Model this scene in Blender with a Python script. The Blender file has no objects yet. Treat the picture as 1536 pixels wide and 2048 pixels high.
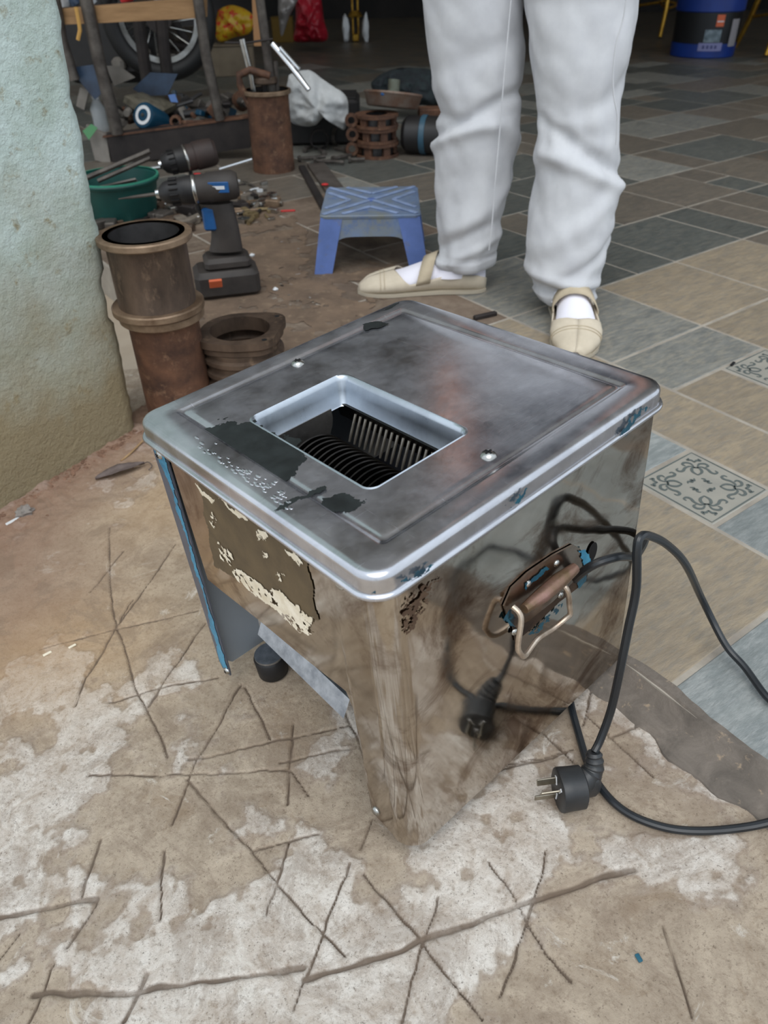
import bpy, math, random
import numpy as np
from mathutils import Vector, Matrix, noise
random.seed(7); rng = np.random.default_rng(7)
SC = bpy.context.scene; COL = SC.collection

# ---------------------------------------------------------------- camera
F = 1500.0; HC = 0.58961
MC = Matrix(((0.99977744, -0.0210966934, 0.0), (-0.0127280409, -0.603184961, 0.79749978), (-0.0168246083, -0.797322289, -0.603319236)))
CAM = Vector((0, 0, HC))
cd = bpy.data.cameras.new('camera'); cam = bpy.data.objects.new('camera', cd); COL.objects.link(cam)
cd.sensor_fit = 'VERTICAL'; cd.sensor_height = 24; cd.sensor_width = 18; cd.lens = 24 * F / 2048
cr, cdn, cf = MC.col[0], MC.col[1], MC.col[2]
cam.matrix_world = Matrix(((cr[0], -cdn[0], -cf[0], 0), (cr[1], -cdn[1], -cf[1], 0), (cr[2], -cdn[2], -cf[2], HC), (0, 0, 0, 1)))
cd.dof.use_dof = True; cd.dof.focus_distance = 0.66; cd.dof.aperture_fstop = 7.0
cd.clip_start = 0.01
SC.camera = cam
# ---------------------------------------------------------------- sky, light, exposure
w = bpy.data.worlds.new('overcast_sky'); SC.world = w; w.use_nodes = True
nt = w.node_tree; bg = nt.nodes['Background']
tc = nt.nodes.new('ShaderNodeTexCoord'); sp = nt.nodes.new('ShaderNodeSeparateXYZ'); cr_ = nt.nodes.new('ShaderNodeValToRGB')
nt.links.new(tc.outputs['Generated'], sp.inputs[0]); nt.links.new(sp.outputs['Z'], cr_.inputs[0]); nt.links.new(cr_.outputs[0], bg.inputs['Color'])
cr_.color_ramp.elements[0].color = (0.60, 0.66, 0.72, 1); cr_.color_ramp.elements[1].color = (0.80, 0.90, 1.0, 1)
bg.inputs['Strength'].default_value = 1.0
sd = bpy.data.lights.new('hazy_sun', 'SUN'); sd.energy = 1.1; sd.angle = math.radians(50); sd.color = (1.0, 0.965, 0.92)
so = bpy.data.objects.new('hazy_sun', sd); COL.objects.link(so)
so.rotation_euler = Vector((0.05, 0.55, -1.0)).to_track_quat('-Z', 'Y').to_euler()
vs = SC.view_settings; vs.view_transform = 'Standard'; vs.look = 'None'; vs.gamma = 1.0; vs.use_curve_mapping = False
vs.exposure = 0.55

# ---------------------------------------------------------------- measuring from the photograph's camera
def ray(u, v): return MC @ Vector(((u - 768) / F, (v - 1024) / F, 1.0))
def P(u, v, z=0.0):
    r = ray(u, v); return CAM + r * ((z - HC) / r.z)
def PY(u, v, Y):
    r = ray(u, v); return CAM + r * (Y / r.y)
BM = Matrix(((0.7480062, -0.65957145, -0.07383907), (0.66106227, 0.75031099, -0.00548533), (0.05902023, -0.04470916, 0.99725508)))
OM = Vector((0.01648, 0.313447, -0.02148))          # machine origin: front corner on the ground
NM = BM.col[2]; GD = .018                           # the slicer stands this high on its rubber feet
def gplane(x, y): return OM.z - GD - (NM.x * (x - OM.x) + NM.y * (y - OM.y)) / NM.z
def G(u, v, dz=0.0):                                 # point on the sloping concrete
    r = ray(u, v); o = OM + Vector((0, 0, dz - GD)); return CAM + r * (NM.dot(o - CAM) / NM.dot(r))
def ML(u, v, ax, val):                               # machine-local point on plane axis=val
    r = BM.transposed() @ ray(u, v); c = BM.transposed() @ (CAM - OM); return c + r * ((val - c[ax]) / r[ax])
# ---------------------------------------------------------------- materials
def lin(c): return tuple(((x / 255) / 12.92 if x / 255 <= 0.04045 else ((x / 255 + 0.055) / 1.055) ** 2.4) for x in c) + (1,)
MATS = {}
def mat(name, c1, c2=None, rough=0.6, metal=0.0, scale=8.0, bump=0.0, bscale=40.0, rr=0.0, stretch=(1, 1, 1), thr=(0.35, 0.65), c3=None, spec=0.5, objrand=0.0, trans=0.0, alpha=1.0, emit=0.0, c3thr=(0.55, 0.75), dist=0.0, c3scale=2.3):
    if name in MATS: return MATS[name]
    m = bpy.data.materials.new(name); MATS[name] = m; m.use_nodes = True; n = m.node_tree.nodes; l = m.node_tree.links
    b = n['Principled BSDF']
    b.inputs['Roughness'].default_value = rough; b.inputs['Metallic'].default_value = metal
    b.inputs['Specular IOR Level'].default_value = spec; b.inputs['Transmission Weight'].default_value = trans; b.inputs['Alpha'].default_value = alpha
    t = n.new('ShaderNodeTexCoord'); mp = n.new('ShaderNodeMapping'); l.new(t.outputs['Object'], mp.inputs[0]); mp.inputs['Scale'].default_value = stretch
    if objrand:
        oi = n.new('ShaderNodeObjectInfo'); cx = n.new('ShaderNodeCombineXYZ'); mu = n.new('ShaderNodeMath'); mu.operation = 'MULTIPLY'; mu.inputs[1].default_value = 37.0
        l.new(oi.outputs['Random'], mu.inputs[0]); l.new(mu.outputs[0], cx.inputs[0]); l.new(mu.outputs[0], cx.inputs[2]); l.new(cx.outputs[0], mp.inputs['Location'])
    def nz(sc, det=6, rg=0.6, ds=0.0):
        x = n.new('ShaderNodeTexNoise'); x.inputs['Scale'].default_value = sc; x.inputs['Detail'].default_value = det; x.inputs['Roughness'].default_value = rg; x.inputs['Distortion'].default_value = ds
        l.new(mp.outputs[0], x.inputs['Vector']); return x
    c1 = lin(c1)
    if c2 is None: b.inputs['Base Color'].default_value = c1; out = None
    else:
        x = nz(scale, 8, 0.62, dist); r = n.new('ShaderNodeMapRange'); r.inputs[1].default_value = thr[0]; r.inputs[2].default_value = thr[1]
        l.new(x.outputs[0], r.inputs[0]); mx = n.new('ShaderNodeMix'); mx.data_type = 'RGBA'; mx.inputs[6].default_value = c1; mx.inputs[7].default_value = lin(c2)
        l.new(r.outputs[0], mx.inputs[0]); out = mx.outputs[2]
        if c3:
            x2 = nz(scale * c3scale, 6, 0.7); r2 = n.new('ShaderNodeMapRange'); r2.inputs[1].default_value = c3thr[0]; r2.inputs[2].default_value = c3thr[1]
            l.new(x2.outputs[0], r2.inputs[0]); m2 = n.new('ShaderNodeMix'); m2.data_type = 'RGBA'; m2.inputs[7].default_value = lin(c3)
            l.new(r2.outputs[0], m2.inputs[0]); l.new(out, m2.inputs[6]); out = m2.outputs[2]
        if objrand:
            hv = n.new('ShaderNodeHueSaturation'); rv = n.new('ShaderNodeMapRange'); rv.inputs[3].default_value = 1 - objrand; rv.inputs[4].default_value = 1 + objrand
            l.new(oi.outputs['Random'], rv.inputs[0]); l.new(rv.outputs[0], hv.inputs['Value']); l.new(out, hv.inputs['Color']); out = hv.outputs[0]
        l.new(out, b.inputs['Base Color'])
    if rr:
        x = nz(scale * 1.7, 8, 0.7); r = n.new('ShaderNodeMapRange'); r.inputs[1].default_value = .3; r.inputs[2].default_value = .7
        r.inputs[3].default_value = max(0.0, rough - rr); r.inputs[4].default_value = min(1, rough + rr); l.new(x.outputs[0], r.inputs[0]); l.new(r.outputs[0], b.inputs['Roughness'])
    if bump:
        x = nz(bscale, 8, 0.65); bp = n.new('ShaderNodeBump'); bp.inputs['Strength'].default_value = 1.0; bp.inputs['Distance'].default_value = bump
        l.new(x.outputs[0], bp.inputs['Height']); l.new(bp.outputs[0], b.inputs['Normal'])
    if emit: b.inputs['Emission Color'].default_value = c1; b.inputs['Emission Strength'].default_value = emit
    return m

def steel(name, base, base2, rough, rr, wave, wscale, scratch, sstretch, smear=None):
    m = bpy.data.materials.new(name); MATS[name] = m; m.use_nodes = True; n = m.node_tree.nodes; l = m.node_tree.links
    b = n['Principled BSDF']; b.inputs['Metallic'].default_value = 1.0
    t = n.new('ShaderNodeTexCoord')
    def nz(sc, det=6, rg=0.6, st=(1, 1, 1), ds=0.0):
        mp = n.new('ShaderNodeMapping'); mp.inputs['Scale'].default_value = st; l.new(t.outputs['Object'], mp.inputs[0])
        x = n.new('ShaderNodeTexNoise'); x.inputs['Scale'].default_value = sc; x.inputs['Detail'].default_value = det; x.inputs['Roughness'].default_value = rg; x.inputs['Distortion'].default_value = ds
        l.new(mp.outputs[0], x.inputs['Vector']); return x
    def mr(src, a, b_, c, d):
        r = n.new('ShaderNodeMapRange'); 
        for i, q in enumerate((a, b_, c, d)): r.inputs[i + 1].default_value = q
        l.new(src, r.inputs[0]); return r.outputs[0]
    x = nz(14, 8, .68, ds=.6); mx = n.new('ShaderNodeMix'); mx.data_type = 'RGBA'; mx.inputs[6].default_value = lin(base); mx.inputs[7].default_value = lin(base2)
    l.new(mr(x.outputs[0], .35, .65, 0, 1), mx.inputs[0]); out = mx.outputs[2]
    r0 = mr(nz(22, 9, .75, sstretch).outputs[0], .3, .7, max(.02, rough - rr), rough + rr)
    if smear:        # dull film of grime in blotches
        y = nz(smear[1], 8, .7, ds=.8); k = mr(y.outputs[0], smear[2], smear[3], 0, 1)
        m2 = n.new('ShaderNodeMix'); m2.data_type = 'RGBA'; m2.inputs[7].default_value = lin(smear[0]); l.new(k, m2.inputs[0]); l.new(out, m2.inputs[6]); out = m2.outputs[2]
        ad = n.new('ShaderNodeMath'); ad.operation = 'MULTIPLY_ADD'; ad.inputs[1].default_value = smear[4]; l.new(k, ad.inputs[0]); l.new(r0, ad.inputs[2]); r0 = ad.outputs[0]
    l.new(out, b.inputs['Base Color']); l.new(r0, b.inputs['Roughness'])
    b1 = n.new('ShaderNodeBump'); b1.inputs['Strength'].default_value = 1; b1.inputs['Distance'].default_value = wave; l.new(nz(wscale, 2, .5).outputs[0], b1.inputs['Height'])
    b2 = n.new('ShaderNodeBump'); b2.inputs['Strength'].default_value = 1; b2.inputs['Distance'].default_value = scratch; l.new(nz(60, 8, .8, sstretch).outputs[0], b2.inputs['Height']); l.new(b1.outputs[0], b2.inputs['Normal'])
    l.new(b2.outputs[0], b.inputs['Normal']); return m

STEEL_LID = steel('worn_lid_steel', (206, 207, 212), (184, 185, 192), .17, .05, .0005, 9, .00005, (1, 2.5, 1), ((158, 156, 160), 7, .48, .75, .14))
STEEL_SIDE = steel('mirror_side_steel', (196, 190, 182), (176, 166, 154), .07, .03, .0005, 6, .00001, (1, 1, 2), ((116, 96, 80), 12, .50, .66, .09))
STEEL_LID.node_tree.nodes['Principled BSDF'].inputs['Metallic'].default_value = .90
n = STEEL_LID.node_tree.nodes; l = STEEL_LID.node_tree.links; b = n['Principled BSDF']; t = n.new('ShaderNodeTexCoord')
rsrc = b.inputs['Roughness'].links[0].from_socket; csrc = b.inputs['Base Color'].links[0].from_socket
for st_, rz_ in (((2, 130, 1), .5), ((2, 160, 1), -.3), ((120, 2, 1), .15), ((2, 140, 1), 1.1)):
    mp = n.new('ShaderNodeMapping'); mp.inputs['Scale'].default_value = st_; mp.inputs['Rotation'].default_value = (0, 0, rz_); l.new(t.outputs['Object'], mp.inputs[0])
    x = n.new('ShaderNodeTexNoise'); x.inputs['Scale'].default_value = 7; x.inputs['Detail'].default_value = 4; x.inputs['Roughness'].default_value = .8; l.new(mp.outputs[0], x.inputs['Vector'])
    q = n.new('ShaderNodeMapRange'); [q.inputs[i + 1].__setattr__('default_value', z_) for i, z_ in enumerate((.66, .72, 0, .22))]; l.new(x.outputs[0], q.inputs[0])
    a_ = n.new('ShaderNodeMath'); a_.operation = 'ADD'; l.new(rsrc, a_.inputs[0]); l.new(q.outputs[0], a_.inputs[1]); rsrc = a_.outputs[0]
    m_ = n.new('ShaderNodeMix'); m_.data_type = 'RGBA'; m_.inputs[7].default_value = (.85, .87, .9, 1); l.new(q.outputs[0], m_.inputs[0]); l.new(csrc, m_.inputs[6]); csrc = m_.outputs[2]
l.new(rsrc, b.inputs['Roughness']); l.new(csrc, b.inputs['Base Color'])
x = n.new('ShaderNodeTexNoise'); x.inputs['Scale'].default_value = 13; x.inputs['Detail'].default_value = 8; x.inputs['Roughness'].default_value = .7; l.new(t.outputs['Object'], x.inputs['Vector'])
q = n.new('ShaderNodeMapRange'); [q.inputs[i + 1].__setattr__('default_value', z_) for i, z_ in enumerate((.38, .62, .97, .80))]; l.new(x.outputs[0], q.inputs[0]); l.new(q.outputs[0], b.inputs['Metallic'])
STEEL_HOP = steel('brushed_hopper_steel', (205, 212, 220), (180, 186, 194), .33, .08, .0003, 8, .00003, (5, 1, 1))
STEEL_BR = mat('bright_steel', (200, 200, 198), (160, 158, 152), .25, 1.0, 30)
ZINC = mat('galvanised_steel', (190, 196, 204), (150, 156, 165), .38, 1.0, 90, .0002, 60)
CHROME = mat('chrome', (220, 222, 225), None, .1, 1.0)
BLADE = mat('oiled_blade_steel', (70, 66, 62), (36, 34, 34), .35, 1.0, 25, c3=(120, 84, 50), c3thr=(.62, .8))
TOOTH = mat('comb_tooth_steel', (196, 188, 176), (150, 142, 130), .3, 0.9, 40)
GREYPAINT = mat('grey_painted_panel', (158, 166, 174), (146, 154, 162), .4, 0, 5)
DKPAINT = mat('dark_steel_flange', (98, 102, 114), (84, 88, 98), .45, .2, 20)
BLUESEAL = mat('blue_sealant', (62, 152, 188), (32, 108, 142), .35, 0, 60, .001, 150)
TEAL = mat('teal_sealant', (22, 92, 112), (10, 52, 70), .35, 0, 60, .001, 150)
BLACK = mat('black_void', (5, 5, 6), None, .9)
RUBBER = mat('black_rubber', (34, 34, 36), (24, 24, 26), .5, 0, 20, .0003, 80)
PLUGM = mat('plug_black_plastic', (44, 46, 48), (34, 35, 37), .42, 0, 20, .0002, 120)
CORDM = mat('cord_black_pvc', (34, 38, 42), (26, 29, 33), .33, 0, 20)
PAPER = mat('torn_paper', (236, 226, 206), (212, 198, 172), .9, 0, 90, .0006, 200)
GLUE = mat('label_glue', (104, 88, 64), (90, 76, 56), .75, .15, 40, .0002, 150)
GREASE_REFL = mat('black_grease_reflection', (17, 21, 21), (34, 39, 39), .5, 0, 60, .0001, 60)  # grease, and a dark reflection painted as film
RUSTY = mat('rusty_cast_iron', (112, 78, 58), (70, 48, 38), .72, .25, 22, .0008, 130, c3=(140, 108, 84), c3thr=(.55, .75))
IRONBR = mat('oily_brown_iron', (104, 86, 72), (64, 52, 44), .5, .4, 18, .0006, 120, c3=(134, 112, 92), c3thr=(.58, .76), stretch=(1, 1, .5))
IRONLT = mat('machined_flange', (150, 128, 106), (104, 84, 66), .5, .5, 25, .0005, 120)
IRONDK = mat('dark_bore', (98, 96, 96), (58, 56, 56), .35, .6, 14)
RODM = mat('old_grey_pipe', (104, 98, 92), (70, 64, 60), .55, .5, 25, .0005, 100)
ANGLE = mat('dark_angle_iron', (58, 52, 50), (40, 36, 36), .6, .4, 14, .0004, 90, c3=(92, 70, 58), c3thr=(.62, .8))
WOOD = mat('pale_wood', (168, 132, 92), (132, 100, 66), .75, 0, 10, .0005, 60, stretch=(.6, 5, 5))
DARKPL = mat('dark_plastic', (38, 36, 36), (28, 27, 28), .5, 0, 20, .0002, 100)
DRILLG = mat('dusty_tool_housing', (64, 58, 54), (44, 40, 38), .6, 0, 14, .0003, 80)
BLUEP = mat('tool_blue', (34, 92, 152), (26, 72, 120), .45, 0, 20)
STOOLB = mat('blue_stool_plastic', (98, 122, 184), (84, 106, 160), .55, 0, 16, .0002, 80, c3=(104, 108, 124), c3thr=(.58, .75))
STOOLR = mat('scuffed_rib_blue', (142, 160, 196), (116, 132, 160), .55, 0, 30)
STOOLT = mat('worn_blue_stool_top', (108, 128, 160), (118, 122, 118), .6, 0, 14, .0003, 80, c3=(82, 106, 150), c3thr=(.5, .7))
GREENP = mat('green_basket_plastic', (6, 72, 66), (5, 58, 54), .5, 0, 10)
CLOTHW = mat('white_sack_cloth', (206, 208, 208), (176, 178, 178), .9, 0, 12, .001, 60, c3=(150, 142, 126), c3thr=(.66, .85))
JEANS = mat('off_white_denim', (205, 206, 209), (194, 195, 199), .95, 0, 20, .00025, 900)
SOCK = mat('white_sock', (232, 230, 240), None, .95, 0, bump=.0003, bscale=700)
SHOE = mat('beige_canvas', (208, 196, 176), (194, 182, 162), .9, 0, 25, .0003, 700)
STRAPM = mat('beige_elastic', (190, 176, 152), (178, 164, 140), .9, 0, 30, .0002, 700)
SKIN = mat('skin', (206, 150, 128), None, .5)
SHIRT = mat('dark_shirt', (40, 42, 50), (30, 32, 40), .9, 0, 10)
HAIR = mat('black_hair', (16, 14, 14), None, .5)
GOLD = mat('gold_paint', (190, 150, 62), (150, 110, 40), .3, .8, 30)
RED = mat('red_film', (176, 26, 46), (140, 16, 34), .4, 0, 6)
YEL = mat('yellow_film', (196, 160, 30), (170, 120, 24), .35, 0, 12, c3=(190, 50, 30), c3thr=(.53, .57), c3scale=2.0)
CARD = mat('cardboard', (128, 116, 98), (108, 96, 80), .9, 0, 6)
TANB = mat('tan_board', (184, 138, 96), None, .8)
STONE = mat('grey_stone', (150, 144, 138), (112, 104, 98), .9, 0, 30, .002, 60)
LEAFM = mat('dry_grey_leaf', (112, 100, 96), (84, 72, 68), .8, 0, 40, .0005, 120)
TWIG = mat('pale_twig', (176, 146, 106), (140, 110, 78), .8, 0, 40)
FABR = mat('dark_printed_fabric', (22, 24, 30), (32, 44, 46), .85, 0, 40, .0008, 120, c3=(96, 40, 58), c3thr=(.7, .74))
TYRE = mat('tyre_rubber', (20, 20, 21), None, .6)
BLUED = mat('blue_drum_plastic', (16, 56, 140), (12, 44, 116), .4, 0, 5)
LILAC = mat('lilac_tub', (126, 128, 172), None, .5)
TEALB = mat('teal_motor_paint', (14, 66, 92), (12, 52, 72), .35, 0, 10)
PCB = mat('old_controller_board', (126, 120, 104), (88, 82, 70), .6, 0, 40, .001, 100)
CLEAR = mat('clear_plastic', (200, 206, 210), None, .15, 0, alpha=.45)
GREENL = mat('green_tag', (92, 150, 104), None, .6)
GREYBOARD = mat('grey_sheet', (150, 144, 136), (120, 114, 108), .7, 0, 8)
SLATEB = mat('slate_blue_sheet', (70, 92, 120), (44, 54, 72), .4, 0, 8)
ORANGE = mat('orange_label', (206, 100, 62), None, .6)
YELSTR = mat('yellow_strap', (196, 152, 82), None, .7)
WHITEP = mat('white_plastic', (214, 216, 218), None, .5)
REDP = mat('red_plastic', (196, 48, 48), None, .5)
SOLED = mat('shoe_sole', (176, 166, 148), None, .8)

# ---------------------------------------------------------------- mesh building
class MB:
    def __init__(s): s.v = []; s.f = []
    def add(s, vs, fs, M=None):
        o = len(s.v); s.v += [tuple(M @ Vector(p)) if M else tuple(p) for p in vs]; s.f += [tuple(i + o for i in f) for f in fs]; return s
    def box(s, c, d, M=None, ch=0.0):
        x, y, z = d[0] / 2, d[1] / 2, d[2] / 2
        if ch <= 0:
            vs = [(c[0] + a * x, c[1] + b * y, c[2] + e * z) for e in (-1, 1) for b in (-1, 1) for a in (-1, 1)]
            return s.add(vs, [(0, 2, 3, 1), (4, 5, 7, 6), (0, 1, 5, 4), (2, 6, 7, 3), (0, 4, 6, 2), (1, 3, 7, 5)], M)
        ch = min(ch, x * .9, y * .9, z * .9); vs = []; fs = []
        lv = [(-z, ch), (-z + ch, 0), (z - ch, 0), (z, ch)]
        for zz, i in lv:
            X, Y = x - i, y - i; k = ch if i == 0 else ch * .6
            for a, b in ((X - k, Y), (X, Y - k), (X, -Y + k), (X - k, -Y), (-X + k, -Y), (-X, -Y + k), (-X, Y - k), (-X + k, Y)): vs.append((c[0] + a, c[1] + b, c[2] + zz))
        for j in range(3):
            for i in range(8): a = j * 8 + i; b = j * 8 + (i + 1) % 8; fs.append((a, a + 8, b + 8, b))
        fs.append(tuple(range(8))); fs.append(tuple(range(31, 23, -1))); return s.add(vs, fs, M)
    def loft(s, rings, cap=True, closed=True, M=None):
        n = len(rings[0]); vs = [p for r in rings for p in r]; fs = []
        for j in range(len(rings) - 1):
            for i in range(n if closed else n - 1):
                a = j * n + i; b = j * n + (i + 1) % n; fs.append((a, b, b + n, a + n))
        if cap and closed: fs.append(tuple(range(n - 1, -1, -1))); fs.append(tuple((len(rings) - 1) * n + i for i in range(n)))
        return s.add(vs, fs, M)
    def tube(s, pts, r, n=10, cap=True, M=None):
        pts = [Vector(p) for p in pts]; rs = r if isinstance(r, (list, tuple)) else [r] * len(pts); rings = []; up = None
        for i, p in enumerate(pts):
            t = (pts[min(i + 1, len(pts) - 1)] - pts[max(i - 1, 0)]).normalized()
            if up is None: up = Vector((0, 0, 1)) if abs(t.z) < .9 else Vector((1, 0, 0))
            a = t.cross(up)
            if a.length < 1e-6: a = t.orthogonal()
            a.normalize(); b = a.cross(t); up = b
            rings.append([tuple(p + (a * math.cos(k * 2 * math.pi / n) + b * math.sin(k * 2 * math.pi / n)) * rs[i]) for k in range(n)])
        return s.loft(rings, cap, True, M)
    def lathe(s, prof, n=40, M=None, cap=False):
        return s.loft([[(r * math.cos(k * 2 * math.pi / n), r * math.sin(k * 2 * math.pi / n), z) for k in range(n)] for r, z in prof], cap, True, M)
    def ell(s, c, d, M=None, n=14, m=9, jit=0.0, seed=0):
        rings = []; 
        for j in range(m + 1):
            th = math.pi * (.02 + .96 * j / m); ring = []
            for k in range(n):
                ph = 2 * math.pi * k / n; q = Vector((math.sin(th) * math.cos(ph), math.sin(th) * math.sin(ph), -math.cos(th)))
                q *= 1 + (jit * noise.noise(q * 1.7 + Vector((seed * 3.1, seed, 0))) if jit else 0)
                ring.append((c[0] + q.x * d[0] / 2, c[1] + q.y * d[1] / 2, c[2] + q.z * d[2] / 2))
            rings.append(ring)
        return s.loft(rings, True, True, M)
    def prism(s, poly, h0, h1, M=None):
        n = len(poly); vs = [(x, y, h0) for x, y in poly] + [(x, y, h1) for x, y in poly]
        fs = [tuple(range(n - 1, -1, -1)), tuple(range(n, 2 * n))] + [(i, (i + 1) % n, (i + 1) % n + n, i + n) for i in range(n)]
        return s.add(vs, fs, M)
    def build(s, name, m, parent=None, loc=None, rot=None, flat=False, label=None, origin=None, ang=35):
        me = bpy.data.meshes.new(name); vs = s.v
        if origin is not None: vs = [(x - origin[0], y - origin[1], z - origin[2]) for x, y, z in vs]
        me.from_pydata(vs, [], s.f); me.validate(); me.update()
        if m is not None: me.materials.append(m)
        if not flat:
            me.polygons.foreach_set('use_smooth', [True] * len(me.polygons)); me.set_sharp_from_angle(angle=math.radians(ang))
        o = bpy.data.objects.new(name, me); COL.objects.link(o)
        if parent: o.parent = parent
        if loc is not None: o.location = loc
        if rot is not None: o.rotation_euler = rot
        if label: o['label'] = label
        return o
def tag(o, label, cat, group=None):
    o['label'] = label; o['category'] = cat
    if group: o['group'] = group
    return o
def thing(name, label, cat, loc=(0, 0, 0), rot=None, group=None, M=None):
    o = bpy.data.objects.new(name, None); COL.objects.link(o); o.empty_display_size = .05
    if M is not None: o.matrix_world = M
    else:
        o.location = loc
        if rot is not None: o.rotation_euler = rot
    return tag(o, label, cat, group)
def struct(o): o['kind'] = 'structure'; return o
def axisM(o, zdir, xhint=(1, 0, 0)):
    z = Vector(zdir).normalized(); x = Vector(xhint); x = (x - z * x.dot(z)); x = x.normalized() if x.length > 1e-6 else z.orthogonal().normalized(); y = z.cross(x)
    return Matrix(((x.x, y.x, z.x, o[0]), (x.y, y.y, z.y, o[1]), (x.z, y.z, z.z, o[2]), (0, 0, 0, 1)))
def spline(pts, n=10):
    pts = [Vector(p) for p in pts]; out = []
    for i in range(len(pts) - 1):
        p0 = pts[max(i - 1, 0)]; p1 = pts[i]; p2 = pts[i + 1]; p3 = pts[min(i + 2, len(pts) - 1)]
        for k in range(n):
            t = k / n; out.append(.5 * ((2 * p1) + (p2 - p0) * t + (2 * p0 - 5 * p1 + 4 * p2 - p3) * t * t + (3 * p1 - p0 - 3 * p2 + p3) * t ** 3))
    out.append(pts[-1]); return out
def inpoly(X, Y, poly):
    ins = np.zeros(X.shape, bool); n = len(poly)
    for i in range(n):
        x1, y1 = poly[i]; x2, y2 = poly[(i + 1) % n]
        if y1 == y2: continue
        c = ((Y > min(y1, y2)) & (Y <= max(y1, y2))) & (X < (Y - y1) * (x2 - x1) / (y2 - y1) + x1); ins ^= c
    return ins
def vnoise(X, Y, sc, seed=0):
    r = np.random.default_rng(seed); T = r.random((64, 64)); x = X * sc; y = Y * sc; xi = np.floor(x).astype(int); yi = np.floor(y).astype(int); fx = x - xi; fy = y - yi
    fx = fx * fx * (3 - 2 * fx); fy = fy * fy * (3 - 2 * fy); g = lambda a, b: T[a % 64, b % 64]
    return (g(xi, yi) * (1 - fx) + g(xi + 1, yi) * fx) * (1 - fy) + (g(xi, yi + 1) * (1 - fx) + g(xi + 1, yi + 1) * fx) * fy
def fbm(X, Y, sc, o=5, seed=0, g=.55):
    s = 0; a = 1; t = 0
    for i in range(o): s = s + a * vnoise(X + i * 1.37, Y - i * 2.1, sc * 2.03 ** i, seed + i); t += a; a *= g
    return s / t
def ragged(poly, res, h, frame, amp=.006, fs=90, seed=1, thr=.5, holes=0.0):
    """a thin ragged film filling poly (2-D), frame maps (a,b,h) to 3-D"""
    xs = [p[0] for p in poly]; ys = [p[1] for p in poly]
    A = np.arange(min(xs) - amp, max(xs) + amp, res); B = np.arange(min(ys) - amp, max(ys) + amp, res); X, Y = np.meshgrid(A, B, indexing='ij')
    dx = (fbm(X, Y, fs, 4, seed) - .5) * 2 * amp; dy = (fbm(X, Y, fs, 4, seed + 9) - .5) * 2 * amp
    ins = inpoly(X + dx, Y + dy, poly)
    if holes: ins &= fbm(X, Y, fs * 1.3, 4, seed + 20) > holes
    mb = MB(); idx = {}
    def vid(i, j):
        if (i, j) not in idx: idx[(i, j)] = len(mb.v); mb.v.append(tuple(frame(A[0] + (i - .5) * res, B[0] + (j - .5) * res, h)))
        return idx[(i, j)]
    for i, j in zip(*np.nonzero(ins)): mb.f.append((vid(i, j), vid(i + 1, j), vid(i + 1, j + 1), vid(i, j + 1)))
    return mb

# ================================================================ THE SETTING
# concrete apron: height grid with scored lines, thin raised skin and worn patches
CR = [[(223,1200),(232,1250),(269,1369),(337,1514)],[(264,1200),(173,1355),(150,1414)],[(82,1298),(228,1259),(396,1220)],[(410,1245),(296,1414)],
 [(481,1369),(396,1514),(342,1646)],[(488,1373),(542,1478)],[(219,1405),(346,1371),(437,1355)],[(378,1519),(700,1451)],
 [(374,1555),(433,1628),(501,1697),(556,1770),(643,1870),(693,1915)],[(588,1446),(574,1610)],[(581,1683),(551,1774),(531,1833)],
 [(196,1804),(137,1893)],[(700,1724),(643,1870),(611,1956),(588,2020)],[(328,1701),(324,1838)],[(196,1679),(164,1797)],[(178,1549),(319,1549),(583,1540)],
 [(109,1929),(50,2060)],[(556,1526),(700,1499)],[(583,1540),(620,1592)],[(-10,1925),(41,1865)],[(506,1701),(638,1665)],
 [(727,1745),(787,1821),(847,1886),(967,2044)],[(874,1794),(852,1876),(828,1952),(801,2047)],[(978,1726),(1037,1810),(1092,1908),(1141,1963)],
 [(1092,1701),(1073,1794),(1048,1865),(1005,1995)],[(743,1636),(724,1696)],[(988,1546),(1135,1505)],[(1326,1854),(1386,2033)],
 [(353,1087),(238,1248)],[(246,1103),(180,1183)],[(221,1054),(219,1183),(232,1248)],[(1185,1380),(1164,1450)],[(1174,1432),(1307,1554)],[(1216,1474),(1297,1446)],
 [(1084,1464),(1150,1527)],[(1010,1533),(1147,1499)],[(640,1330),(760,1560)],[(900,1430),(1000,1300)]]
CRT = [[(-10,1833),(80,1818),(196,1797)],[(68,1988),(255,1984),(410,1966),(606,1934)],[(292,1947),(246,2043)],[(611,1957),(700,1935),(844,1881),(1027,1816),(1180,1762),(1266,1740)]]
RES = .0016
gx = np.arange(-.84, .60, RES); gy = np.arange(.10, 1.36, RES); GX, GY = np.meshgrid(gx, gy, indexing='ij')
Z0 = OM.z - GD - (NM.x * (GX - OM.x) + NM.y * (GY - OM.y)) / NM.z
wob = (fbm(GX, GY, 34, 3, 3) - .5) * .006; wob2 = (fbm(GX, GY, 34, 3, 13) - .5) * .006
crack = np.zeros_like(GX); hgt = np.zeros_like(GX)
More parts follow.
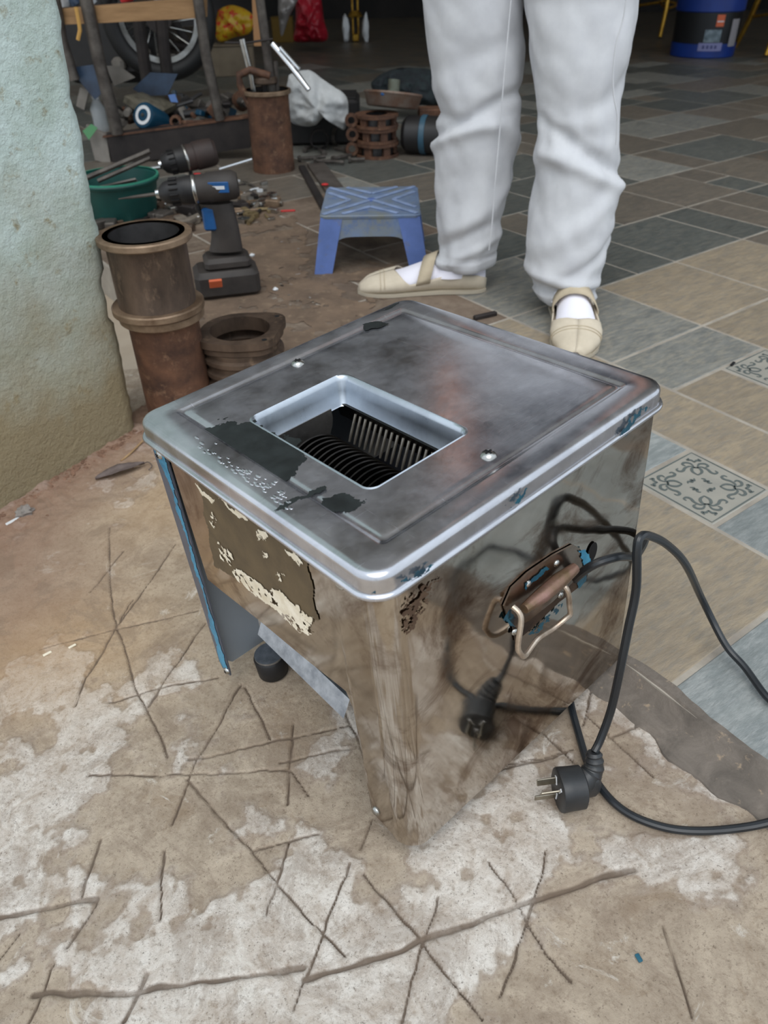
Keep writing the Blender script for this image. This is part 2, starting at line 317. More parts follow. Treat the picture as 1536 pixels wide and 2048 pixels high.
def addcrack(lst, wd, dep):
    global crack, hgt
    for li, L in enumerate(lst):
        pts = [G(u, v) for u, v in L]
        for a, b in zip(pts[:-1], pts[1:]):
            ax, ay, bx, by = a.x, a.y, b.x, b.y; mgn = .02
            i0 = max(0, int((min(ax, bx) - mgn - gx[0]) / RES)); i1 = int((max(ax, bx) + mgn - gx[0]) / RES) + 1; j0 = max(0, int((min(ay, by) - mgn - gy[0]) / RES)); j1 = int((max(ay, by) + mgn - gy[0]) / RES) + 1
            if i1 <= 0 or j1 <= 0: continue
            S = (slice(i0, i1), slice(j0, j1)); X = GX[S] + wob[S]; Y = GY[S] + wob2[S]
            if X.size == 0: continue
            dx, dy = bx - ax, by - ay; L2 = dx * dx + dy * dy + 1e-12; t = np.clip(((X - ax) * dx + (Y - ay) * dy) / L2, 0, 1); d = np.hypot(X - ax - t * dx, Y - ay - t * dy)
            wl = wd * (.55 + .9 * vnoise(X, Y, 60, li + 5)); k = np.clip(1.25 - d / wl, 0, 1)
            crack[S] = np.maximum(crack[S], k)
addcrack(CR, .0012, 1); addcrack(CRT, .0028, 1)
big = fbm(GX, GY, 5.5, 5, 21); med = fbm(GX, GY, 16, 5, 31); fine = fbm(GX, GY, 70, 4, 41)
# worn (skin gone) places: low in the middle right, front right corner, near the wall
def blob(cx, cy, rx, ry, k=1.0): return k * np.exp(-(((GX - cx) / rx) ** 2 + ((GY - cy) / ry) ** 2))
def gb(u, v, ru, rv, k=1.0):
    c = G(u, v); a = G(u + ru, v); b = G(u, v - rv); return blob(c.x, c.y, max(.01, (a - c).length), max(.01, (b - c).length), k)
whit = big * .55 + med * .45 + gb(860, 1850, 330, 150, .10) + gb(350, 1950, 300, 110, .09) + gb(1150, 1700, 160, 70, .07) + gb(620, 1750, 160, 100, .05) + gb(1480, 1560, 100, 60, .09) + gb(1300, 1450, 120, 60, .06) + gb(60, 1750, 110, 80, .05)
whit = whit - gb(1340, 1930, 230, 120, .30) - gb(1440, 1650, 150, 60, .12) - gb(230, 1130, 260, 150, .20) - gb(1080, 1990, 80, 60, .16) - gb(480, 1580, 150, 100, .05) - gb(780, 1690, 60, 30, .10) - gb(160, 1500, 90, 60, .08)
skin = 1 / (1 + np.exp(-(whit + (fbm(GX, GY, 42, 5, 61) - .5) * .26 - .500) * 75))             # 1 = pale raised skin
dirt = np.clip(fbm(GX, GY, 9, 4, 51) * .9 - .25, 0, 1)
wa, wb = G(0, 1030), G(275, 862); wd_ = (wb - wa); wn = Vector((-wd_.y, wd_.x, 0)).normalized()     # towards the wall
dw = -((GX - wa.x) * wn.x + (GY - wa.y) * wn.y)          # distance in front of the wall
nearw = np.clip(1 - dw / .16, 0, 1) * (dw > -.05)
hgt = skin * .0011 + (med - .5) * .0022 + (fine - .5) * .0009 - np.clip(crack, 0, 1) * .0032 + nearw * nearw * (.006 + .008 * (fine - .3))
edge = .5 - .0                                            # drops away where the mortar starts
UU = GX * math.cos(math.radians(35.40)) + GY * math.sin(math.radians(35.40))
ZZ = Z0 + hgt - np.clip((UU - .500) / .006, 0, 1) * .02
ochre = np.clip(gb(110, 1300, 230, 110, 1.0) + gb(330, 1000, 150, 90, .7) + gb(600, 1420, 120, 60, .25), 0, 1)
redd = np.clip(nearw * 1.1 + gb(40, 1180, 160, 130, .7), 0, 1)
NX, NY = GX.shape; V = np.stack([GX, GY, ZZ], -1).reshape(-1, 3).astype(np.float32)
I = np.arange(NX * NY).reshape(NX, NY); Q = np.stack([I[:-1, :-1], I[1:, :-1], I[1:, 1:], I[:-1, 1:]], -1).reshape(-1, 4).astype(np.int32); Q = Q[(UU.ravel()[Q[:, 0]] < .512)]
me = bpy.data.meshes.new('concrete_apron'); me.vertices.add(len(V)); me.vertices.foreach_set('co', V.ravel()); me.loops.add(Q.size); me.loops.foreach_set('vertex_index', Q.ravel())
me.polygons.add(len(Q)); me.polygons.foreach_set('loop_start', np.arange(0, Q.size, 4, dtype=np.int32)); me.polygons.foreach_set('use_smooth', np.ones(len(Q), bool)); me.update()
for nm, arr in (('crack', crack), ('skin', skin), ('ochre', ochre), ('redd', redd), ('dirt', dirt)):
    a = me.attributes.new(nm, 'FLOAT', 'POINT'); a.data.foreach_set('value', arr.ravel().astype(np.float32))
cm = bpy.data.materials.new('scored_concrete'); cm.use_nodes = True; n = cm.node_tree.nodes; l = cm.node_tree.links; b = n['Principled BSDF']; b.inputs['Roughness'].default_value = .85; b.inputs['Specular IOR Level'].default_value = .3
t = n.new('ShaderNodeTexCoord')
def att(nm): a = n.new('ShaderNodeAttribute'); a.attribute_name = nm; return a.outputs['Fac']
def nzz(sc, d=7, r=.65, ds=0): x = n.new('ShaderNodeTexNoise'); x.inputs['Scale'].default_value = sc; x.inputs['Detail'].default_value = d; x.inputs['Roughness'].default_value = r; x.inputs['Distortion'].default_value = ds; l.new(t.outputs['Object'], x.inputs['Vector']); return x.outputs[0]
def mrr(s, a, b_, c=0, d=1): r = n.new('ShaderNodeMapRange'); [r.inputs[i + 1].__setattr__('default_value', q) for i, q in enumerate((a, b_, c, d))]; l.new(s, r.inputs[0]); return r.outputs[0]
def mixc(fac, A, B_):
    m_ = n.new('ShaderNodeMix'); m_.data_type = 'RGBA'
    for i, q in ((6, A), (7, B_)):
        if isinstance(q, tuple): m_.inputs[i].default_value = lin(q)
        else: l.new(q, m_.inputs[i])
    if isinstance(fac, float): m_.inputs[0].default_value = fac
    else: l.new(fac, m_.inputs[0])
    return m_.outputs[2]
def mul(a, b_):
    m_ = n.new('ShaderNodeMath'); m_.operation = 'MULTIPLY'; l.new(a, m_.inputs[0])
    if isinstance(b_, float): m_.inputs[1].default_value = b_
    else: l.new(b_, m_.inputs[1])
    return m_.outputs[0]
low = mixc(mrr(nzz(24, 8, .7, .4), .35, .65), (158, 142, 124), (194, 178, 158))
hi = mixc(mrr(nzz(34, 9, .78, .6), .36, .62), (184, 170, 156), (226, 219, 210))
c = mixc(att('skin'), low, hi)
ski = att('skin'); inv = n.new('ShaderNodeMath'); inv.operation = 'SUBTRACT'; inv.inputs[0].default_value = 1.0; l.new(ski, inv.inputs[1])
c = mixc(mrr(mul(ski, inv.outputs[0]), .12, .25, 0, .45), c, (134, 112, 92))
c = mixc(mul(mrr(nzz(190, 6, .8), .52, .66), .55), c, (122, 104, 86))
c = mixc(mul(mrr(nzz(420, 3, .7), .60, .70), .7), c, (96, 82, 70))
c = mixc(mul(mrr(nzz(15, 8, .7, 1.2), .56, .70), .6), c, (142, 120, 96))
c = mixc(mul(mrr(nzz(11, 8, .75, 2.0), .60, .68), .7), c, (228, 222, 212))
c = mixc(mul(att('ochre'), .55), c, (192, 156, 112))
c = mixc(mul(att('redd'), .75), c, (146, 112, 92))
c = mixc(mul(mul(mrr(att('crack'), .25, .72), mrr(nzz(13, 4), .36, .52, .45, 1)), .92), c, (112, 97, 84))
c = mixc(mul(mrr(nzz(7, 9, .8, 1.5), .50, .56), .35), c, (132, 114, 98))
l.new(c, b.inputs['Base Color']); bp = n.new('ShaderNodeBump'); bp.inputs['Strength'].default_value = 1; bp.inputs['Distance'].default_value = .0020; l.new(nzz(150, 8, .8), bp.inputs['Height']); l.new(bp.outputs[0], b.inputs['Normal'])
me.materials.append(cm); apron = bpy.data.objects.new('floor_apron', me); COL.objects.link(apron); struct(apron)
# the yard beyond the picture
mb = MB(); EUx, EUy = math.cos(math.radians(35.40)), math.sin(math.radians(35.40))
yp = [EUx * .5 - EUy * t_ for t_ in (-4, 3.2)], [EUy * .5 + EUx * t_ for t_ in (-4, 3.2)]
pl_ = [(yp[0][0], yp[1][0]), (yp[0][1], yp[1][1]), (-3.5, .5), (-3.5, -3.5), (3.2, -3.5)]
mb.add([(x, y, gplane(x, y) - .006) for x, y in pl_], [tuple(range(5))])
struct(mb.build('floor_yard', mat('plain_concrete', (182, 168, 150), (164, 148, 128), .9, 0, 4)))

# ---- tiled shop floor, in its own frame: U away from the edge, V to the left
ang = math.radians(35.40); EU = Vector((math.cos(ang), math.sin(ang), 0)); EV = Vector((-math.sin(ang), math.cos(ang), 0)); UM, VM = .1300, .1275; U0, V0 = .502, .232
def TP(u, v, z=0): q = EU * u + EV * v; q.z = z; return q
TO = TP(U0, V0, 0); TM = Matrix(((EU.x, EV.x, 0, 0), (EU.y, EV.y, 0, 0), (0, 0, 1, 0), (0, 0, 0, 1)))
fl = MB(); fl.prism([(U0 - .005, -3.0), (9.5, -3.0), (9.5, 8.0), (U0 - .005, 8.0)], -.12, -.0010)
floor_ = fl.build('floor', mat('cement_grout', (166, 158, 146), (136, 128, 118), .9, 0, 14, .0006, 90, c3=(150, 142, 130), c3thr=(.5, .8)), flat=True); floor_.matrix_world = TM; struct(floor_)
def tmat(nm, a, b2, c3): return mat(nm, a, b2, .42, 0, 15, .0018, 34, .12, stretch=(1.0, 3.2, 1), c3=c3, c3thr=(.46, .80), objrand=.10, dist=.9, c3scale=2.6, thr=(.30, .72))
TMATS = {'gray': tmat('slate_grey_tile', (134, 133, 127), (102, 104, 102), (158, 150, 134)), 'tan': tmat('tan_slate_tile', (158, 143, 121), (131, 120, 105), (118, 115, 109)),
         'dark': tmat('dark_slate_tile', (96, 98, 94), (74, 78, 76), (112, 108, 98)), 'brown': tmat('brown_slate_tile', (120, 110, 98), (98, 92, 84), (88, 88, 84)),
         'deco': mat('motif_tile_ground', (158, 154, 144), (144, 142, 134), .4, 0, 14), 'blue': tmat('blue_grey_tile', (138, 142, 140), (112, 118, 118), (160, 162, 160)),
         'mud': mat('muddied_tile', (116, 100, 86), (92, 78, 66), .75, 0, 7, .0016, 30, c3=(138, 124, 108), c3thr=(.5, .75), objrand=.06, dist=.8)}
TC = {}; ntile = 0
def tile(i0, j0, w_, h_, kind):
    global ntile
    g_ = .0052; key = (w_, h_, kind)
    W_, H_ = w_ * UM - g_, h_ * VM - g_
    if key not in TC:
        m_ = MB(); c_ = .0016; lv = [(-.008, 0), (-.0014, 0), (0, c_)]
        m_.loft([[(i, i, z), (W_ - i, i, z), (W_ - i, H_ - i, z), (i, H_ - i, z)] for z, i in lv])
        me_ = bpy.data.meshes.new('tile'); me_.from_pydata(m_.v, [], m_.f); me_.update(); me_.materials.append(TMATS[kind]); TC[key] = me_
    o = bpy.data.objects.new('tile', TC[key]); COL.objects.link(o); o.parent = floor_
    o.location = (U0 + i0 * UM + g_ / 2, V0 + j0 * VM + g_ / 2, random.uniform(-.0003, .0003)); ntile += 1; return o
occ = set(); far = MB()
NI, NJ = 66, 60; JMIN = -18
def put(i0, j0, w_, h_, kind, solo=True):
    for i in range(i0, i0 + w_):
        for j in range(j0, j0 + h_): occ.add((i, j))
    return tile(i0, j0, w_, h_, kind)
FIX = [(0, 0, 2, 2, 'tan'), (0, 2, 2, 2, 'tan'), (0, -2, 2, 2, 'blue'), (2, 2, 1, 1, 'blue'), (2, 0, 1, 1, 'blue'), (2, -2, 1, 2, 'blue'), (3, -1, 1, 5, 'tan'), (4, 3, 2, 1, 'gray'), (4, 0, 1, 3, 'tan'),
       (4, 4, 2, 2, 'gray'), (6, 4, 2, 2, 'tan'), (5, 1, 1, 1, 'tan'), (6, 1, 2, 3, 'tan'), (8, 4, 2, 2, 'tan'), (8, 6, 2, 2, 'dark'), (10, 6, 1, 2, 'dark'), (8, 2, 2, 2, 'brown'), (7, 6, 1, 2, 'dark'), (6, 6, 1, 2, 'dark'),
       (11, 6, 1, 2, 'brown'), (12, 6, 1, 2, 'brown'), (10, 4, 2, 2, 'brown'), (11, 8, 2, 2, 'brown'), (13, 8, 1, 1, 'dark'), (13, 9, 1, 1, 'brown'), (4, 6, 2, 2, 'gray'), (2, 3, 1, 3, 'mud'), (0, 4, 2, 2, 'mud')]
for a in FIX: put(*a)
deco_tile = put(2, 1, 1, 1, 'deco'); deco2 = put(5, 2, 1, 1, 'deco')
def view_ok(i, j):
    q = TP(U0 + (i + .5) * UM, V0 + (j + .5) * VM); r = MC.transposed() @ (q - CAM)
    if r.z < .2: return 9e9, 0
    u = 768 + F * r.x / r.z; v = 1024 + F * r.y / r.z
    return (r.z, -150 < u < 1690 and -60 < v < 1500)
cells = sorted([(view_ok(i, j)[0], i, j) for i in range(NI) for j in range(JMIN, NJ)])
SZ = [(2, 2)] * 4 + [(2, 1), (1, 2)] + [(1, 1)] * 1 + [(2, 3), (3, 2)]
for dz_, i, j in cells:
    if (i, j) in occ: continue
    dz_, vis = view_ok(i, j)
    szs = random.sample(SZ, len(SZ)) + [(1, 2), (2, 1), (1, 1)]
    for w_, h_ in szs:
        if all((i + a, j + b_) not in occ and i + a < NI and j + b_ < NJ for a in range(w_) for b_ in range(h_)): break
    q = TP(U0 + (i + w_ / 2) * UM, V0 + (j + h_ / 2) * VM)
    muddy = q.x < .15 - .1 * (q.y - 1.2) and q.y < 2.35
    kd = random.choice(['mud'] if muddy else (['gray', 'dark', 'brown', 'brown', 'dark'] if q.y > 1.5 else ['gray', 'tan', 'tan', 'gray']))
    if vis and dz_ < 5 and ntile < 296: put(i, j, w_, h_, kd)
    else:
        for a in range(i, i + w_):
            for b_ in range(j, j + h_): occ.add((a, b_))
        x0, y0, x1, y1 = U0 + i * UM + .0016, V0 + j * VM + .0016, U0 + (i + w_) * UM - .0016, V0 + (j + h_) * VM - .0016
        far.loft([[(x0, y0, -.008), (x1, y0, -.008), (x1, y1, -.008), (x0, y1, -.008)], [(x0, y0, 0), (x1, y0, 0), (x1, y1, 0), (x0, y1, 0)]])
fo = far.build('tile_field', mat('far_slate_tiles', (104, 98, 88), (76, 76, 72), .45, 0, 5, .001, 20, c3=(112, 96, 82), c3thr=(.45, .65)), floor_, flat=True); fo['kind'] = 'stuff'
# engraved motif of the two patterned tiles
MOT = mat('motif_print', (96, 102, 100), (84, 92, 90), .5)
def motif(tl):
    W_, H_ = UM - .0052, VM - .0052; m_ = MB(); cx, cy = W_ / 2, H_ / 2
    def strip(pts, wd=.0015):
        pts = spline(pts, 6); L_, R_ = [], []
        for k, q in enumerate(pts):
            t_ = (pts[min(k + 1, len(pts) - 1)] - pts[max(k - 1, 0)]).normalized(); nn = Vector((-t_.y, t_.x, 0)); ww = wd * (.5 + .9 * math.sin(math.pi * (k + .5) / len(pts)))
            L_.append(tuple(q + nn * ww)); R_.append(tuple(q - nn * ww))
        k = len(L_); m_.add(L_ + R_, [(a, a + 1, k + a + 1, k + a) for a in range(k - 1)])
    for q in range(4):
        a = math.pi / 2 * q + math.pi / 4; ca, sa = math.cos(a), math.sin(a)
        f_ = lambda r_, s_: Vector((cx + (r_ * ca - s_ * sa) * W_, cy + (r_ * sa + s_ * ca) * H_, .00045))
        for s in (-1, 1):
            strip([f_(.20, 0), f_(.26, .05 * s), f_(.33, .045 * s), f_(.36, 0)])
            strip([f_(.34, .0), f_(.37, .06 * s), f_(.33, .12 * s), f_(.27, .15 * s), f_(.25, .19 * s), f_(.28, .22 * s), f_(.31, .20 * s)])
            strip([f_(.37, .02 * s), f_(.43, .05 * s), f_(.44, .11 * s), f_(.40, .14 * s), f_(.37, .11 * s)])
            strip([f_(.46, .0), f_(.50, .03 * s), f_(.50, .07 * s), f_(.54, .05 * s)])
        a = math.pi / 2 * q; ca, sa = math.cos(a), math.sin(a)
        g_ = lambda r_, s_: Vector((cx + (r_ * ca - s_ * sa) * W_, cy + (r_ * sa + s_ * ca) * H_, .00045))
        strip([g_(.13, -.05), g_(.10, -.02), g_(.13, 0), g_(.10, .02), g_(.13, .05), g_(.11, .08)])
    for x0, y0, x1, y1 in ((.03, .03, .97, .03), (.03, .97, .97, .97), (.03, .03, .03, .97), (.97, .03, .97, .97)):
        strip([Vector((x0 * W_, y0 * H_, .00045)), Vector(((x0 + x1) / 2 * W_, (y0 + y1) / 2 * H_, .00045)), Vector((x1 * W_, y1 * H_, .00045))], .0008)
    m_.build('motif', MOT, tl, flat=True)
motif(deco_tile); motif(deco2)
# mortar bead along the edge of the tiles, crumbly
M_ = 260; mb = MB(); rings = []
for k in range(M_ + 1):
    v_ = -.5 + 1.9 * k / M_; nz_ = noise.noise(Vector((v_ * 9, 3, 0))) * .018 + noise.noise(Vector((v_ * 40, 7, 0))) * .006
    chew = max(0, noise.noise(Vector((v_ * 7 + 5, 1, 0)))) * .03 + noise.noise(Vector((v_ * 50, 4, 0))) * .003
    row = []
    for s_, (du, kind) in enumerate(((.004 + chew, 't'), (-.004 + chew * .5, 't'), (-.016, 'm'), (-.030 + nz_ * .4, 'm'), (-.042 + nz_, 'b'), (-.046 + nz_, 'u'))):
        q = TP(U0 + du, v_); zc = gplane(q.x, q.y)
        row.append((q.x, q.y, {'t': .0012 + .0008 * noise.noise(q * 80), 'm': max(zc + .0035, (.3 * 0 + .7 * zc)) + .0016 * noise.noise(q * 60), 'b': zc + .0022 + .0015 * noise.noise(q * 60), 'u': zc - .004}[kind]))
    rings.append(row)
mb.loft(rings, False, False)
tr = mb.build('trim_1', mat('grey_mortar', (120, 111, 102), (92, 85, 78), .92, 0, 30, .0014, 140, c3=(166, 146, 122), c3thr=(.6, .72), dist=.6)); struct(tr)

# ---- pier wall on the left, ragged right edge
WM = mat('flaking_blue_limewash', (206, 222, 218), (182, 198, 188), .93, 0, 16, .0060, 95, c3=(158, 154, 130), c3thr=(.58, .70))
n = WM.node_tree.nodes; l = WM.node_tree.links; b = n['Principled BSDF']; src = b.inputs['Base Color'].links[0].from_socket
tcn = n.new('ShaderNodeTexCoord'); sx = n.new('ShaderNodeSeparateXYZ'); l.new(tcn.outputs['Object'], sx.inputs[0]); nn_ = n.new('ShaderNodeTexNoise'); nn_.inputs['Scale'].default_value = 11; nn_.inputs['Detail'].default_value = 7; l.new(tcn.outputs['Object'], nn_.inputs['Vector'])
ma = n.new('ShaderNodeMath'); ma.operation = 'MULTIPLY_ADD'; ma.inputs[1].default_value = .34; l.new(nn_.outputs[0], ma.inputs[0]); l.new(sx.outputs['Z'], ma.inputs[2])
mrn = n.new('ShaderNodeMapRange'); [mrn.inputs[i + 1].__setattr__('default_value', q) for i, q in enumerate((.20, .54, .95, 0))]; l.new(ma.outputs[0], mrn.inputs[0])
mxx = n.new('ShaderNodeMix'); mxx.data_type = 'RGBA'; mxx.inputs[7].default_value = lin((150, 134, 102)); l.new(src, mxx.inputs[6]); l.new(mrn.outputs[0], mxx.inputs[0]); l.new(mxx.outputs[2], b.inputs['Base Color'])
wdir = Vector((wb.x - wa.x, wb.y - wa.y, 0)).normalized(); wnorm = Vector((-wdir.y, wdir.x, 0))
mb = MB(); zs = [-.13 + .012 * k for k in range(70)] + [.71 + .2 * k for k in range(10)]; rings = []
for z in zs:
    zz = z - gplane(wb.x, wb.y); lean = .05 * min(max(zz, 0), 1.2) / .6
    e = wb + wdir * (noise.noise(Vector((z * 22, 0, 2))) * .006 + noise.noise(Vector((z * 70, 0, 5))) * .003 + lean * .8 - (.010 if .20 < zz < .27 else 0))
    row = []
    for k in range(41):
        a = k / 40; q = e - wdir * (a ** 1.3 * .62); fr = min(1, k / 2); q = q + wnorm * ((1 - fr) * .008 - noise.noise(Vector((q.x * 9, q.y * 9, z * 9))) * .003 - abs(noise.noise(Vector((q.x * 40, q.y * 40, z * 30)))) * .0012); row.append((q.x, q.y, z))
    back = [(p[0] + wnorm.x * .13, p[1] + wnorm.y * .13, z) for p in (row[-1], row[0])]
    rings.append(row + [back[0], back[1]])
mb.loft(rings, True, True); wl = mb.build('wall_pier', WM, ang=50); struct(wl)
# ---- room shell
SHELL = mat('pale_plaster', (226, 222, 214), (208, 204, 196), .9, 0, 3)
DKSH = mat('dark_back_wall', (40, 36, 34), (26, 24, 24), .85, 0, 3)
mb = MB(); mb.box((2, 9.1, 1.6), (16, .15, 3.6)); struct(mb.build('wall_back', DKSH, flat=True))
mb = MB(); mb.box((-2.6, 5.3, 1.6), (.15, 7.6, 3.6)); struct(mb.build('wall_left', SHELL, flat=True))
mb = MB(); mb.box((5.0, 6.3, 1.6), (.15, 5.6, 3.6)); struct(mb.build('wall_right', SHELL, flat=True))
mb = MB(); mb.box((1.2, 5.45, 3.35), (8.0, 7.7, .12)); struct(mb.build('ceiling', SHELL, flat=True))

# ================================================================ THE MEAT SLICER
D, W, H, C = .3103, .30, .3225, .0097
slicer = thing('meat_slicer', 'square stainless steel meat slicing machine with an open hopper in its lid', 'machine',
               M=Matrix.Translation(OM) @ BM.to_4x4())
def rrect(x0, x1, y0, y1, r, z, n=12, m=14):
    out = []
    for cx, cy, a0 in ((x1 - r, y0 + r, -90), (x1 - r, y1 - r, 0), (x0 + r, y1 - r, 90), (x0 + r, y0 + r, 180)):
        for k in range(n + 1): a = math.radians(a0 + 90 * k / n); out.append(Vector((cx + r * math.cos(a), cy + r * math.sin(a), z)))
    res = []; ncor = n + 1
    for q in range(4):
        res += out[q * ncor:(q + 1) * ncor]; a = out[q * ncor + n]; b_ = out[((q + 1) * ncor) % len(out)]
        for k in range(1, m): res.append(a.lerp(b_, k / m))
    return res
R_ = .020
prof = [(.0005, H - .0195, -.001), (-.0012, H - .0180, 0), (-.0016, H - .0165, 0), (-.0008, H - .0150, 0), (.0012, H - .0145, 0), (.0016, H - .0125, 0), (.0016, H - .0050, 0), (.0022, H - .0030, 0), (.0036, H - .0012, 0), (.0058, H - .0003, 0), (.0085, H, 0)]
rings = [[tuple(p) for p in rrect(i, D - i, i, W - i, max(.004, R_ - i), z)] for i, z, _ in prof]
E0, E1, E2, E3 = .0308, .2834, .0256, .2760
for d_, z in ((-.003, H), (-.0010, H - .0004), (.0004, H - .0016), (.0030, H - .0020), (.0044, H - .0016), (.006, H - .0012)): rings.append([tuple(p) for p in rrect(E0 + d_, E1 - d_, E2 + d_, E3 - d_, .004, z)])
hz = H - .0012; HX0, HX1, HY0, HY1 = .0605, .1615, .0715, .2215
outer = rrect(E0 + .006, E1 - .006, E2 + .006, E3 - .006, .004, hz); inner = rrect(HX0, HX1, HY0, HY1, .009, hz)
for k in range(1, 9): rings.append([tuple(a.lerp(b_, k / 8)) for a, b_ in zip(outer, inner)])
lid = MB().loft(rings, False, True).build('lid', STEEL_LID, slicer, ang=50)
# hopper throat
hr = [(0, hz, .009), (.0012, hz + .0006, .009), (.0026, hz - .0008, .008), (.0036, hz - .004, .007), (.0052, hz - .012, .006), (.0072, H - .025, .005), (.0080, H - .0262, .005)]
rings = [[tuple(p) for p in rrect(HX0 + i, HX1 - i * 1.25, HY0 + i * .7, HY1 - i, r, z)] for i, z, r in hr]
MB().loft(rings, False, True).build('hopper_throat', STEEL_HOP, slicer, ang=60, label='bright bluish hopper opening')
# body: one bent sheet, side panel + rounded corner + front panel
cols = []
rc = .020
def zb_front(y):
    if y < .0590: return .004 + (y - .02) * .16
    k = (y - .0590) / .006
    if k < 1: return .163 + .004 * math.sin(k * math.pi / 2) - (.01 * (1 - k))
    return .168 - (y - .065) * .065
S = []
for k in range(61): x = .3045 - (.3045 - rc - C) * k / 60; S.append((x, C, .0015))
for k in range(1, 13): a = math.radians(90 * k / 12); S.append((C + rc - rc * math.sin(a), C + rc - rc * math.cos(a), .0015 + .002 * k / 12))
ys = list(np.linspace(C + rc + .002, .0588, 10)) + [.0590] + list(np.linspace(.0591, .065, 8)) + list(np.linspace(.068, .2690, 60))
for y in ys: S.append((C, y, zb_front(y)))
rows = 44; rings = []
ZT = H - .013
for j in range(rows + 1):
    ring = []
    for x, y, z0 in S:
        z = z0 + (ZT - z0) * j / rows
        if abs(y - C) < 1e-6: d_ = noise.noise(Vector((x * 14, z * 14, 0))) * .0004 + noise.noise(Vector((x * 45, z * 45, 3))) * .0002; ring.append((x, y + d_, z))
        elif abs(x - C) < 1e-6: d_ = noise.noise(Vector((y * 14, z * 14, 5))) * .0005; ring.append((x + d_, y, z))
        else: ring.append((x, y, z))
    rings.append(ring)
MB().loft(rings, False, False).build('body_panel', STEEL_SIDE, slicer, ang=70)
def plate(name, pts, th, m, lab=None, flat=True):     # thin prism from quad pts with thickness vector
    a = [Vector(p) for p in pts]; t_ = Vector(th); n_ = len(a)
    return MB().add([tuple(p) for p in a] + [tuple(p + t_) for p in a], [tuple(range(n_ - 1, -1, -1)), tuple(range(n_, 2 * n_))] + [(i, (i + 1) % n_, (i + 1) % n_ + n_, i + n_) for i in range(n_)]).build(name, m, slicer, flat=flat, label=lab)
plate('back_panel', [(.3040, C, .0015), (.3040, .2900, .0015), (.3040, .2900, ZT), (.3040, C, ZT)], (-.0012, 0, 0), STEEL_SIDE)
# left panel (grey inside), leaning a little outwards, and its blue-smeared front flange
plate('side_panel', [(C, .2975, ZT), (.303, .2975, ZT), (.303, .3060, .001), (C + .012, .3060, .001), (C, .3060, .016)], (0, .0012, 0), GREYPAINT, 'plain grey side panel')
fp = [(.2735, ZT), (.2975, ZT), (.3085, .012), (.3060, .003), (.2990, -.0015), (.2900, .002), (.2880, .012)]
MB().add([(C - .0008, y, z) for y, z in fp] + [(C + .0008, y, z) for y, z in fp], [tuple(range(6, -1, -1)), tuple(range(7, 14))] + [(i, (i + 1) % 7, (i + 1) % 7 + 7, i + 7) for i in range(7)]).build('flange', DKPAINT, slicer, flat=True, label='dark front flange smeared with blue sealant')
plate('gap_shade', [(C + .004, .2705, .165), (C + .004, .2705, ZT), (C + .03, .2705, ZT), (C + .03, .2705, .165)], (0, .001, 0), BLACK)  # black strip painting in the shade of the gap beside the flange
ff = lambda a, b_, h: (C - .0008 - h, a, b_)
def yl(z): return .2735 + (ZT - z) * .049
def yr(z): return .2975 + (ZT - z) * .037
poly = [(yl(.30), .30), (yr(.30) - .001, .30), (yr(.285) - .004, .285), (yl(.27) + .012, .27)] + [(yl(z) + .0075 + .003 * math.sin(z * 90) + (.007 if z < .09 else 0), z) for z in (.25, .23, .21, .19, .17, .15, .13, .11, .09, .07, .05, .03, .012)] + [(.2995, .001), (.2905, .004)] + [(yl(z) + .002, z) for z in (.02, .05, .09, .13, .17, .21, .25)]
ragged(poly, .0009, .0007, ff, .003, 160, 4).build('sealant', BLUESEAL, slicer, ang=80, label='blue sealant smear')
def screw(c, nrm, r, m=STEEL_BR, name='screw', cross=True):
    M4 = axisM(c, nrm); o = MB().lathe([(.0001, r * .55), (r * .45, r * .5), (r * .8, r * .32), (r, .0), (r * 1.02, -.0006)], 20, M4).build(name, m, slicer, ang=60)
    if cross:
        k = MB(); k.box((0, 0, r * .54), (r * .95, r * .2, r * .14), M4); k.box((0, 0, r * .54), (r * .2, r * .95, r * .14), M4); k.build('cross_slot', BLACK, o, flat=True)
    return o
z3 = (0, 0, 1); fr = (-1, 0, 0); sd_ = (0, -1, 0)
for u, v in ((596, 727), (977, 911)): q = ML(u, v, 2, hz); screw((q.x, q.y, hz), z3, .0060)
for u, v in ((680, 1167), (752, 1622)): q = ML(u, v, 0, C); screw((C - .0003, q.y, q.z), fr, .0048, cross=False)
for u, v in ((322, 908), (456, 1340)): q = ML(u, v, 0, C); screw((C - .0015, q.y, q.z), fr, .0044)
# grease and wear marks, and a painted dark reflection, on the lid
ftop = lambda a, b_, h: (a, b_, hz + h)
def topoly(px, z=hz): return [tuple(ML(u, v, 2, z)[:2]) for u, v in px]
GP = [[(384, 886), (395, 858), (430, 850), (452, 836), (480, 850), (505, 842), (540, 868), (590, 880), (603, 905), (596, 945), (570, 965), (545, 950), (520, 958), (495, 925), (455, 935), (430, 912), (395, 908)],  # big patch: dark reflection in clean steel, painted on as a film
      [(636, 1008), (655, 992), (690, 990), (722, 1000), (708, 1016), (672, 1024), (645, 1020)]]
for k, g_ in enumerate(GP): ragged(topoly(g_), .0006, .00012, ftop, .009, 130, 5 + k).build('grease_reflection_patch', GREASE_REFL, slicer, ang=80)
ftop2 = lambda a, b_, h: (a, b_, H + h)
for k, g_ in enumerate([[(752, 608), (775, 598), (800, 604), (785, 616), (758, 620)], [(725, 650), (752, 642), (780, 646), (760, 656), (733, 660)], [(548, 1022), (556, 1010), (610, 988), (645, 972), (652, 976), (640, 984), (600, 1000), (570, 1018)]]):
    ragged([(min(a, D - .0095), min(b_, W - .0095)) for a, b_ in topoly(g_, H)], .0006, .00014, ftop2, .003, 140, 15 + k).build('grease_reflection_patch', GREASE_REFL, slicer, ang=80)
wsp = MB()
